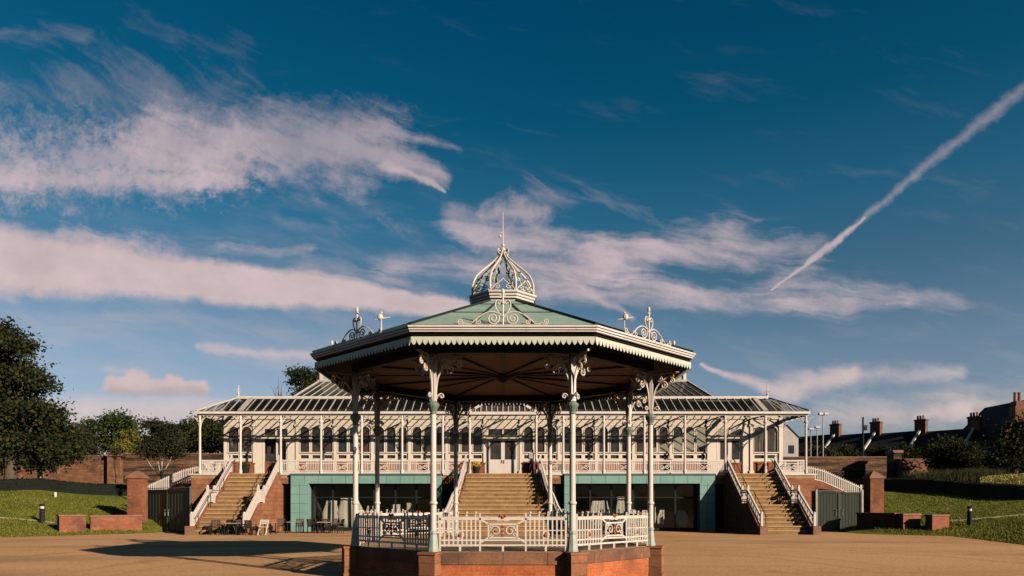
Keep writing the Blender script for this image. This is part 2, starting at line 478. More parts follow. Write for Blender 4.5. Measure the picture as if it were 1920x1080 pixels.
# ------------------------------------------------------------------ mesh helpers
def rootloc(o):
    v = Vector((0, 0, 0))
    while o is not None:
        v += o.location; o = o.parent
    return v


def tag(o, label=None, cat=None, group=None, kind=None):
    if label: o['label'] = label
    if cat: o['category'] = cat
    if group: o['group'] = group
    if kind: o['kind'] = kind
    return o


def empty(name, loc, label, cat, group=None):
    o = bpy.data.objects.new(name, None); COL.objects.link(o)
    o.location = loc; o.empty_display_size = .3
    return tag(o, label, cat, group)


class MB:
    def __init__(s): s.v, s.f, s.mi, s.cm = [], [], [], 0
    def add(s, vs, fs):
        k = len(s.v); s.v += [tuple(v) for v in vs]
        for f in fs: s.f.append(tuple(i + k for i in f)); s.mi.append(s.cm)
        return s
    def box(s, a, b, X=None):
        x0, y0, z0 = a; x1, y1, z1 = b
        vs = [Vector(p) for p in ((x0, y0, z0), (x1, y0, z0), (x1, y1, z0), (x0, y1, z0), (x0, y0, z1), (x1, y0, z1), (x1, y1, z1), (x0, y1, z1))]
        if X is not None: vs = [X @ v for v in vs]
        return s.add(vs, [(3, 2, 1, 0), (4, 5, 6, 7), (0, 1, 5, 4), (1, 2, 6, 5), (2, 3, 7, 6), (3, 0, 4, 7)])
    def bar(s, p, q, w, h=None, up=(0, 0, 1)):
        h = h or w; p, q = Vector(p), Vector(q); d = (q - p).normalized(); u = Vector(up)
        if abs(d.dot(u)) > .98: u = Vector((0, 1, 0))
        a = d.cross(u).normalized() * (w / 2); b = a.cross(d).normalized() * (h / 2)
        return s.add([p - a - b, p + a - b, p + a + b, p - a + b, q - a - b, q + a - b, q + a + b, q - a + b],
                     [(0, 1, 2, 3), (7, 6, 5, 4), (0, 4, 5, 1), (1, 5, 6, 2), (2, 6, 7, 3), (3, 7, 4, 0)])
    def tube(s, path, r, n=6, cap=True):
        path = [Vector(p) for p in path]; k = len(path)
        rs = r if isinstance(r, (list, tuple)) else [r] * k
        vs = []; prev = None
        for i, p in enumerate(path):
            d = (path[min(i + 1, k - 1)] - path[max(i - 1, 0)])
            d = d.normalized() if d.length > 1e-9 else Vector((0, 0, 1))
            if prev is None:
                u = Vector((0, 0, 1)) if abs(d.z) < .9 else Vector((1, 0, 0))
                a = d.cross(u).normalized()
            else:
                a = prev - d * prev.dot(d)
                a = a.normalized() if a.length > 1e-6 else d.orthogonal().normalized()
            prev = a; b = d.cross(a)
            for j in range(n):
                t = 2 * math.pi * j / n
                vs.append(p + a * (math.cos(t) * rs[i]) + b * (math.sin(t) * rs[i]))
        fs = []
        for i in range(k - 1):
            for j in range(n):
                fs.append((i * n + j, i * n + (j + 1) % n, (i + 1) * n + (j + 1) % n, (i + 1) * n + j))
        if cap: fs += [tuple(range(n - 1, -1, -1)), tuple(range((k - 1) * n, k * n))]
        return s.add(vs, fs)
    def lathe(s, prof, n=16, c=(0, 0, 0), rot=0.0):
        vs = []
        for r, z in prof:
            for j in range(n):
                t = 2 * math.pi * j / n + rot
                vs.append((c[0] + r * math.cos(t), c[1] + r * math.sin(t), c[2] + z))
        k = len(prof); fs = []
        for i in range(k - 1):
            for j in range(n):
                fs.append((i * n + j, i * n + (j + 1) % n, (i + 1) * n + (j + 1) % n, (i + 1) * n + j))
        fs += [tuple(range(n - 1, -1, -1)), tuple(range((k - 1) * n, k * n))]
        return s.add(vs, fs)
    def prism(s, poly, d, X=None):
        """poly: list of 3-D points, d: extrusion vector"""
        n = len(poly); d = Vector(d)
        vs = [Vector(p) for p in poly] + [Vector(p) + d for p in poly]
        if X is not None: vs = [X @ v for v in vs]
        return s.add(vs, [tuple(range(n - 1, -1, -1)), tuple(range(n, 2 * n))] + [(i, (i + 1) % n, n + (i + 1) % n, n + i) for i in range(n)])
    def quad(s, *p): return s.add(p, [tuple(range(len(p)))])
    def ball(s, c, r, sq=(1, 1, 1), n=8):
        prof = [(math.sin(math.pi * i / 5) * r + 1e-4, -math.cos(math.pi * i / 5) * r) for i in range(6)]
        k = len(s.v); s.lathe(prof, n)
        for i in range(k, len(s.v)):
            v = s.v[i]; s.v[i] = (c[0] + v[0] * sq[0], c[1] + v[1] * sq[1], c[2] + v[2] * sq[2])
        return s
    def xf(s, X):
        s.v = [tuple(X @ Vector(v)) for v in s.v]; return s
    def build(s, name, m, parent=None, smooth=False, local=False, bevel=0.0):
        me = bpy.data.meshes.new(name)
        o0 = Vector((0, 0, 0)) if local else rootloc(parent)
        me.from_pydata([(v[0] - o0.x, v[1] - o0.y, v[2] - o0.z) for v in s.v], [], s.f)
        ms = m if isinstance(m, (list, tuple)) else [m]
        for x in ms: me.materials.append(M[x] if isinstance(x, str) else x)
        if len(ms) > 1: me.polygons.foreach_set('material_index', s.mi)
        bm = bmesh.new(); bm.from_mesh(me); bmesh.ops.recalc_face_normals(bm, faces=bm.faces)
        if bevel: bmesh.ops.bevel(bm, geom=list(bm.edges), offset=bevel, segments=1, affect='EDGES')
        bm.to_mesh(me); bm.free()
        if smooth: me.polygons.foreach_set('use_smooth', [True] * len(me.polygons))
        o = bpy.data.objects.new(name, me); COL.objects.link(o)
        o.parent = parent
        return o


def copy(o, parent, loc=None, rz=None):
    c = o.copy(); COL.objects.link(c); c.parent = parent
    if loc is not None: c.location = loc
    if rz is not None: c.rotation_euler = (0, 0, rz)
    for ch in list(o.children): copy(ch, c)
    return c


def spiral(c, r0, turns, a0, sgn=1, n=26, r1=.12):
    """flat spiral in (x,z): list of (x,z)"""
    out = []
    for i in range(n + 1):
        t = i / n; r = r0 * (1 - t) + r0 * r1 * t; a = a0 + sgn * turns * 2 * math.pi * t
        out.append((c[0] + r * math.cos(a), c[1] + r * math.sin(a)))
    return out


def bez(p0, p1, p2, p3, n=12):
    o = []
    for i in range(n + 1):
        t = i / n; a = (1 - t) ** 3; b = 3 * t * (1 - t) ** 2; c = 3 * t * t * (1 - t); d = t ** 3
        o.append(tuple(a * p0[k] + b * p1[k] + c * p2[k] + d * p3[k] for k in range(len(p0))))
    return o


PX = lambda p, y: (p - 943) * y / 1322
PZ = lambda q, y: 2.0 + (943 - q) * y / 1322

# ------------------------------------------------------------------ ground
PLAZA = [(-60, 38.5), (-33, 39.5), (-29, 40.7), (-24, 46), (24, 44.5), (27, 42.6), (24.75, 33.5), (24.5, 27), (26, 10), (40, -60), (-60, -60)]


def pdist(x, y):
    ins = False; d = 1e9; n = len(PLAZA)
    for i in range(n):
        ax, ay = PLAZA[i]; bx, by = PLAZA[(i + 1) % n]
        ex, ey = bx - ax, by - ay
        t = max(0, min(1, ((x - ax) * ex + (y - ay) * ey) / (ex * ex + ey * ey)))
        d = min(d, math.hypot(x - ax - t * ex, y - ay - t * ey))
        if (ay > y) != (by > y) and x < ax + (y - ay) * ex / ey: ins = not ins
    return 0.0 if ins else d


def sst(a, b, x):
    t = max(0, min(1, (x - a) / (b - a))); return t * t * (3 - 2 * t)


def height(x, y):
    d = pdist(x, y)
    lin = .17 * d
    h = lin if lin < 3 else 3 + 1.0 * (1 - math.exp(-(lin - 3)))
    s = sst(23.4, 24.6, abs(x))
    s = max(s, sst(64, 68, y))
    h *= s
    if d > .5 and s > .9 and abs(x) < 80 and y < 90:
        h += .05 * math.sin(x * .9 + y * .4) * math.sin(y * .7 - x * .3) * min(1, d / 6)
    return h


def build_ground():
    xs = [-3000, -1200, -500, -250, -140] + [-90 + i * 1.0 for i in range(181)] + [140, 250, 500, 1200, 3000]
    ys = [-3000, -1000, -300, -100, -60, -30, -10] + [0 + i * 1.0 for i in range(111)] + [140, 200, 350, 700, 1500, 4000]
    vs = []
    for y in ys:
        for x in xs:
            h = height(x, y)
            vs.append((x, y, h - .03))
    nx = len(xs); fs = [(j * nx + i, j * nx + i + 1, (j + 1) * nx + i + 1, (j + 1) * nx + i) for j in range(len(ys) - 1) for i in range(nx - 1)]
    MBx = MB(); MBx.add(vs, fs)
    g = MBx.build('lawn', 'lawn', smooth=True); tag(g, kind='structure')
    m = MB()
    poly = PLAZA[:4] + [(-24, 53), (24, 53)] + PLAZA[4:]
    poly = [(x * 1.0, y) for x, y in poly]
    m.add([(x, y, 0.0) for x, y in poly], [tuple(range(len(poly)))])
    p = m.build('plaza', 'gravel'); tag(p, kind='structure')
    bm = bmesh.new(); bm.from_mesh(p.data); bmesh.ops.triangulate(bm, faces=bm.faces); bm.to_mesh(p.data); bm.free()
    # stone edging lines across the lawn
    m = MB()
    for (a, b) in (((-29.4, 46.2), (-45, 46.2)), ((29.3, 47.0), (46, 42.0))):
        n = 14
        for i in range(n):
            p0 = (a[0] + (b[0] - a[0]) * i / n, a[1] + (b[1] - a[1]) * i / n)
            p1 = (a[0] + (b[0] - a[0]) * (i + 1) / n, a[1] + (b[1] - a[1]) * (i + 1) / n)
            m.bar((*p0, height(*p0) + .0), (*p1, height(*p1) + .0), .11, .08)
    k = m.build('lawn_edging', 'kerb'); tag(k, kind='structure')


build_ground()

# ------------------------------------------------------------------ bandstand
BC = Vector((0, 20.64, 0))
DECK = .84


def ov(r, k, z=0.0):
    a = R(22.5 + 45 * k)
    return (BC.x + r * math.cos(a), BC.y + r * math.sin(a), z)


def octring(m, prof):
    """8-sided solid of revolution; prof in (circumradius, z)"""
    return m.lathe([(r, z) for r, z in prof], 8, (BC.x, BC.y, 0), R(22.5))


def facemat(k, r):
    """matrix: local x along the face (seen from outside left->right), local -y outward, z up; origin mid-face"""
    a = R(45 * (k + 1)); n = Vector((math.cos(a), math.sin(a), 0)); t = Vector((-n.y, n.x, 0))
    o = BC + n * (r * math.cos(R(22.5)))
    return Matrix(((t.x, -n.x, 0, o.x), (t.y, -n.y, 0, o.y), (0, 0, 1, 0), (0, 0, 0, 1)))


def build_bandstand():
    B = empty('bandstand', BC, 'octagonal iron bandstand with pale green copper roof and openwork crown on brick base', 'bandstand')
    octring(MB(), [(4.38, -.1), (4.38, .56)]).build('base_wall', 'brick', B)
    octring(MB(), [(4.42, .55), (4.42, .82), (4.39, .835)]).build('coping', 'basecoping', B)
    octring(MB(), [(4.32, .835), (4.32, .845)]).build('deck', 'deckwood', B)
    for k in range(8):
        a = R(22.5 + 45 * k)
        m = MB(); m.box((-.21, -.21, -.1), (.21, .21, .80)); m.box((-.235, -.235, .795), (.235, .235, .85))
        m.box((-.235, -.235, -.1), (.235, .235, .14))
        m.xf(Matrix.Translation(ov(4.42, k)) @ Matrix.Rotation(a, 4, 'Z'))
        m.build('corner_pier', 'sandstone', B)
    m = MB()
    for i in range(4):
        m.box((-1.3, BC.y + 4.0 + i * .3, -.05), (1.3, BC.y + 4.3 + i * .3 + .01, .83 - .2 * (i + 1) + .19 - i * .001))
    m.build('rear_steps', 'step', B)

    # ---- one column with sub-parts, then copies
    zt = 5.56
    m = MB()
    m.lathe([(.09, .86), (.078, 1.3), (.076, 1.9), (.073, 2.08), (.068, 4.26), (.068, 4.4), (.064, zt)], 14, BC)
    col = m.build('column', 'cream', B, smooth=False)
    col.data.polygons.foreach_set('use_smooth', [True] * len(col.data.polygons))
    m = MB()
    m.lathe([(.135, .85), (.135, .90), (.125, .92), (.10, 1.16), (.085, 1.26), (.10, 1.28), (.10, 1.32), (.07, 1.36)], 8, BC, R(22.5))
    m.build('pedestal', 'palegreen', col)
    m = MB()
    m.lathe([(.065, 1.95), (.09, 1.965), (.105, 2.0), (.09, 2.03), (.065, 2.05)], 14, BC)
    m.build('collar', 'cream', col, smooth=True)
    m = MB()
    m.lathe([(.062, 4.08), (.08, 4.11), (.075, 4.15), (.10, 4.21), (.145, 4.30), (.145, 4.34), (.10, 4.37), (.08, 4.41)], 12, BC)
    m.build('capital', 'capgreen', col)
    m = MB()   # fluted upper block
    m.box((BC.x - .062, BC.y - .062, 4.4), (BC.x + .062, BC.y + .062, zt))
    for q in range(4):
        m.box((-.016, -.075, 4.45), (.016, -.055, zt - .05), Matrix.Translation(BC) @ Matrix.Rotation(R(90 * q), 4, 'Z'))
    m.build('upper_post', 'cream', col)
    # brackets: local +x direction is inward
    for ang, sc in ((67.5, 1.0), (-67.5, 1.0), (0, .8), (180, .95)):
        X = Matrix.Translation(BC) @ Matrix.Rotation(R(ang), 4, 'Z')
        m = MB()
        P = lambda pts, yo=0.0: [X @ Vector((x * sc, yo, z)) for x, z in pts]
        main = bez((.06, 4.5), (.09, 4.95), (.06, 5.22), (.66, 5.44), 14)
        m.tube(P(main), .022, 6)
        if 0 < abs(ang) < 90: m.tube(P(bez((.08, 4.95), (.11, 4.9), (.10, 5.1), (.26, 5.3), 8)), .018, 5)
        m.tube(P(spiral((.19, 4.52), .075, 1.2, math.pi, -1, 14)), .02, 5)
        m.tube(P(spiral((.38, 5.14), .11, 1.5, 2.2, -1, 18)), .02, 5)
        m.tube(P(spiral((.26, 5.34), .09, 1.4, -2.0, 1, 16)), .018, 5)
        m.tube(P(spiral((.60, 5.25), .075, 1.2, 1.2, -1, 12)), .022, 5)
        m.tube(P([(.1, 5.45), (.8, 5.47)]), .03, 5)
        br = m.build('bracket', 'cream', col)
        g = MB()
        for (x, z, r, dx) in ((.36, 5.24, .034, .3), (.38, 5.20, .034, 0), (.58, 5.36, .034, .4), (.63, 5.38, .034, .2), (.31, 5.22, .03, 0), (.59, 5.31, .034, 0)):
            p = X @ Vector((x * sc, 0, z)); g.ball(p, r, (1, 1, 1.5), 6)
        g.build('gilded_leaf', 'gold', br)
    for k in range(8):
        a = R(22.5 + 45 * k)
        loc = Vector((4.3 * math.cos(a), 4.3 * math.sin(a), 0)) if k else None
        if k: copy(col, B, loc, a + math.pi)
    col.location = Vector((4.3 * math.cos(R(22.5)), 4.3 * math.sin(R(22.5)), 0)); col.rotation_euler = (0, 0, R(22.5) + math.pi)

    # ---- railings
    w = 4.3 * 2 * math.sin(R(22.5)) / 2 - .14
    def railing(k):
        X = facemat(k, 4.3)
        m = MB()
        bar = lambda x0, z0, x1, z1, r=.016: m.bar(X @ Vector((x0, 0, z0)), X @ Vector((x1, 0, z1)), r * 2)
        bar(-w, 1.62, w, 1.62, .022); bar(-w, 1.66, w, 1.66, .014); bar(-w, 1.12, w, 1.12, .018); bar(-w, 1.00, w, 1.00, .02)
        for sx in (-1, 1):
            bar(sx * (w - .02), .86, sx * (w - .02), 1.74, .022)
            bar(sx * .54, .86, sx * .54, 1.76, .022)
            n = 9
            for i in range(1, n):
                x = sx * (.54 + (w - .56) * i / n)
                top = 1.74 if i % 2 else 1.66
                bar(x, .97, x, top, .0175)
                if i % 2: m.ball(X @ Vector((x, 0, 1.77)), .03, n=6)
            bar(sx * (.54 + (w - .56) * .5), .86, sx * (.54 + (w - .56) * .5), 1.0, .025)
            bar(sx * .54, 1.35, sx * (w), 1.35, .012)
            m.tube([X @ Vector((x, 0, z)) for x, z in spiral((sx * (.54 + (w - .56) * .5), 1.24), .085, 1.0, 0, 1, 16, .9)], .014, 5)
        bar(0, .86, 0, 1.0, .025)
        # ornamental square
        for (a, b) in (((-.34, 1.50), (.34, 1.50)), ((-.34, 1.18), (.34, 1.18)), ((-.34, 1.18), (-.34, 1.50)), ((.34, 1.18), (.34, 1.50)),
                       ((-.54, 1.62), (-.34, 1.50)), ((.54, 1.62), (.34, 1.50)), ((-.54, 1.06), (-.34, 1.18)), ((.54, 1.06), (.34, 1.18))):
            bar(*a, *b, .02)
        for sx in (-1, 1):
            m.tube([X @ Vector((x, 0, z)) for x, z in bez((sx * .5, 1.64), (sx * .25, 1.74), (sx * .2, 1.52), (0, 1.60), 10)], .018, 5)
        r = m.build('railing', 'cream', B)
        o = MB()
        for sx in (-1, 1):
            o.tube([X @ Vector((x, -.01, z)) for x, z in spiral((sx * .17, 1.34), .13, 1.5, 0 if sx > 0 else math.pi, sx, 20)], .017, 5)
            o.tube([X @ Vector((x, -.01, z)) for x, z in spiral((sx * .27, 1.25), .05, 1.0, 0, sx, 10)], .013, 5)
            o.tube([X @ Vector((x, -.01, z)) for x, z in spiral((sx * .27, 1.43), .05, 1.0, 0, -sx, 10)], .013, 5)
        o.tube([X @ Vector((x, -.01, z)) for x, z in ((0, 1.18), (0, 1.5))], .015, 5)
        o.cm = 1
        for (x, z) in ((-.17, 1.34), (.17, 1.34), (0, 1.34), (0, 1.44), (0, 1.24), (0, 1.66), (-.06, 1.70), (.06, 1.70)):
            o.ball(X @ Vector((x, -.02, z)), .036, (1.1, 1.1, 1.1), 6)
        o.build('scroll_panel', ['cream', 'red_orn'], r)
        for sx in (-1, 1):
            o = MB(); o.ball(X @ Vector((sx * (.54 + (w - .56) * .5), -.01, 1.24)), .05, n=6); o.build('rosette', 'red_orn', r)
    for k in range(8):
        if k != 1: railing(k)

    # ---- beam, ceiling, roof
    m = MB()
    for k in range(8):
        X = facemat(k, 4.3); hw = 4.3 * math.sin(R(22.5))
        m.box((-hw, -.09, 5.53), (hw, .09, 5.74), X)
    m.build('ring_beam', 'darkiron', B)
    octring(MB(), [(4.2, 5.74), (4.2, 5.79)]).build('ceiling', 'ceiling', B)
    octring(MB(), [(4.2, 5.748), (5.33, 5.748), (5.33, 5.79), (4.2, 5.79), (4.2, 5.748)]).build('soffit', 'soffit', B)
    m = MB()
    for k in range(8):
        m.bar(BC + Vector((0, 0, 5.715)), Vector(ov(4.25, k, 5.715)), .07, .05)
        m.bar(BC + Vector((0, 0, 5.725)), (Vector(ov(4.25, k, 5.725)) + Vector(ov(4.25, (k + 1) % 8, 5.725))) / 2, .05, .03)
    m.build('ceiling_rib', 'darkiron', B)
    m = MB(); m.lathe([(.34, 5.72), (.32, 5.66), (.2, 5.60), (.1, 5.54), (.03, 5.50)], 16, BC); m.build('ceiling_boss', 'darkiron', B, True)
    octring(MB(), [(5.20, 5.79), (5.40, 5.79), (5.42, 5.80), (5.42, 5.835), (5.455, 5.84), (5.455, 5.885), (5.49, 5.89), (5.49, 5.93), (5.38, 5.935)]).build('gutter', 'white', B)
    # gutter line of warm moulding
    # valance: pointed boards, each side its own part
    for k in range(8):
        X = facemat(k, 5.36); hw = 5.36 * math.sin(R(22.5)) - .004; n = 32; st = 2 * hw / n
        pts = [(-hw, 5.70)]
        for i in range(n):
            x = -hw + i * st
            pts += [(x, 5.635), (x + st * .12, 5.575), (x + st * .34, 5.53), (x + st * .5, 5.515), (x + st * .66, 5.53), (x + st * .88, 5.575)]
        pts += [(hw, 5.635), (hw, 5.70)]
        m = MB()
        nn = len(pts)
        # strip quads keep the outline clean
        for i in range(1, nn - 2):
            (xa, za), (xb, zb) = pts[i], pts[i + 1]
            vs = [X @ Vector(p) for p in ((xa, -.012, za), (xb, -.012, zb), (xb, -.012, 5.70), (xa, -.012, 5.70), (xa, .012, za), (xb, .012, zb), (xb, .012, 5.70), (xa, .012, 5.70))]
            m.add(vs, [(0, 1, 2, 3), (7, 6, 5, 4), (0, 4, 5, 1), (3, 2, 6, 7)])
        m.build('valance', 'valance', B)
        m = MB(); m.box((-hw + .05, .06, 5.66), (hw - .05, .1, 5.747), X); m.build('valance_rail', 'darkiron', B)
    octring(MB(), [(5.40, 5.936), (5.44, 5.95), (.97, 7.66), (.9, 7.66)]).build('roof', 'copper', B)
    roof = B.children[-1]
    m = MB()
    for k in range(8):
        m.tube([ov(5.42, k, 5.965), ov(.97, k, 7.67)], .045, 6)
        for f in (1 / 3, 2 / 3):
            lo = Vector(ov(5.42, k, 5.96)).lerp(Vector(ov(5.42, (k + 1) % 8, 5.96)), f)
            hi = Vector(ov(.97, k, 7.67)).lerp(Vector(ov(.97, (k + 1) % 8, 7.67)), f)
            m.tube([lo, hi], .03, 5)
        for f in (.45, .82):
            a = Vector(ov(5.44, k, 5.952)).lerp(Vector(ov(.97, k, 7.662)), f); b = Vector(ov(5.44, (k + 1) % 8, 5.952)).lerp(Vector(ov(.97, (k + 1) % 8, 7.662)), f)
            m.tube([a, b], .018, 4)
    m.build('seam', 'seam', roof)
    # cresting on each side
    def cresting(k):
        X = facemat(k, 5.46); m = MB(); z0 = 5.94
        P = lambda pts: [X @ Vector((x, .04, z0 + z)) for x, z in pts]
        m.tube(P([(0, 0), (0, .72)]), .024, 6)
        m.ball(X @ Vector((0, .04, z0 + .74)), .04, (1, 1, 2)); m.ball(X @ Vector((0, .04, z0 + .50)), .045); m.ball(X @ Vector((0, .04, z0 + .2)), .035)
        m.tube(P([(-.07, .66), (.07, .66)]), .014, 5)
        for s in (-1, 1):
            m.tube(P([(s * x, z) for x, z in bez((.02, .18), (.10, .30), (.2, .40), (.16, .50), 8)] + [(s * x, z) for x, z in spiral((.09, .50), .07, 1.2, 0, 1, 14)]), .017, 5)
            m.tube(P([(s * x, z) for x, z in spiral((.22, .15), .14, 1.9, 2.6, 1, 30)]), .017, 5)
            m.tube(P([(s * x, z) for x, z in bez((.10, .26), (.3, .38), (.50, .22), (.68, .06), 12)]), .018, 5)
            m.tube(P([(s * x, z) for x, z in spiral((.54, .075), .065, 1.5, 1.2, -1, 16)]), .014, 5)
            m.tube(P([(s * x, z) for x, z in bez((.68, .05), (.76, .01), (.82, .02), (.86, .06), 6)]), .014, 5)
            m.tube(P([(s * x, z) for x, z in spiral((.94, .085), .075, 1.6, 3.4, 1, 18)]), .015, 5)
        m.tube(P([(-1.0, .01), (1.0, .01)]), .015, 5)
        m.build('cresting', 'cream', B)
    for k in range(8): cresting(k)
    # lantern and open crown
    octring(MB(), [(.90, 7.60), (.90, 7.86), (.86, 7.88)]).build('lantern_drum', 'copper', B)
    octring(MB(), [(.91, 7.74), (.96, 7.75), (.96, 7.80), (1.0, 7.82), (1.0, 7.87), (1.05, 7.90), (1.05, 7.95), (.85, 7.955)]).build('lantern_cornice', 'white', B)
    prof = [(.93, 7.95), (.95, 8.10), (.945, 8.24), (.90, 8.40), (.82, 8.55), (.66, 8.71), (.46, 8.88), (.28, 9.04), (.15, 9.18), (.07, 9.30), (.035, 9.42)]
    for k in range(8):
        a = R(22.5 + 45 * k); c, s = math.cos(a), math.sin(a)
        m = MB()
        m.tube([(BC.x + r * c, BC.y + r * s, z) for r, z in prof], [.032] * 6 + [.03, .028, .026, .025, .025], 6)
        rib = m.build('crown_rib', 'cream', B)
        m = MB()
        for (r0, z0, rr) in ((.84, 8.12, .10), (.72, 8.36, .11), (.50, 8.62, .085), (.30, 8.84, .06)):
            m.tube([(BC.x + x * c, BC.y + x * s, z) for x, z in spiral((r0, z0), rr, 1.5, .6, 1, 18)], .018, 5)
        m.tube([(BC.x + r * c, BC.y + r * s, z) for r, z in bez((.9, 7.97), (.55, 8.2), (.75, 8.5), (.12, 9.12), 12)], .016, 5)
        m.build('crown_scroll', 'palegreen', rib)
        a2 = R(45 * (k + 1)); m = MB()
        rr = .97 * math.cos(R(22.5)); t = Vector((-math.sin(a2), math.cos(a2), 0)); o = Vector((BC.x + rr * math.cos(a2), BC.y + rr * math.sin(a2), 0))
        for sx in (-1, 1):
            m.tube([o + t * (sx * x) + Vector((0, 0, z)) for x, z in spiral((.16, 8.06), .09, 1.4, 0, 1, 16)], .016, 5)
            m.tube([o + t * (sx * x) + Vector((0, 0, z)) for x, z in bez((.34, 7.97), (.28, 8.12), (.1, 8.16), (.0, 8.3), 8)], .016, 5)
        m.build('crown_scroll', 'cream', B)
    m = MB()
    m.tube([(BC.x, BC.y, 9.2), (BC.x, BC.y, 9.7), (BC.x, BC.y, 10.5)], [.03, .016, .009], 6)
    m.ball((BC.x, BC.y, 9.42), .075, (1, 1, .8)); m.ball((BC.x, BC.y, 9.54), .05)
    for q in range(4):
        X = Matrix.Translation(BC) @ Matrix.Rotation(R(45 + 90 * q), 4, 'Z')
        m.tube([X @ Vector((x, 0, z)) for x, z in bez((.03, 9.22), (.2, 9.24), (.28, 9.38), (.16, 9.40), 8) + spiral((.14, 9.36), .05, 1.0, 1.5, -1, 8)], .017, 5)
    for z, L in ((9.80, .14), (9.90, .07)):
        m.tube([(BC.x - L, BC.y, z), (BC.x + L * .5, BC.y, z)], .014, 5)
    m.ball((BC.x - .09, BC.y, 9.81), .035)
    m.build('finial', 'cream', B)
    return B


build_bandstand()

# ------------------------------------------------------------------ conservatory pavilion
ZT = 49.5      # depth of the terrace front
WALL = 52.6    # depth of the joinery wall
FL = 4.06      # terrace floor


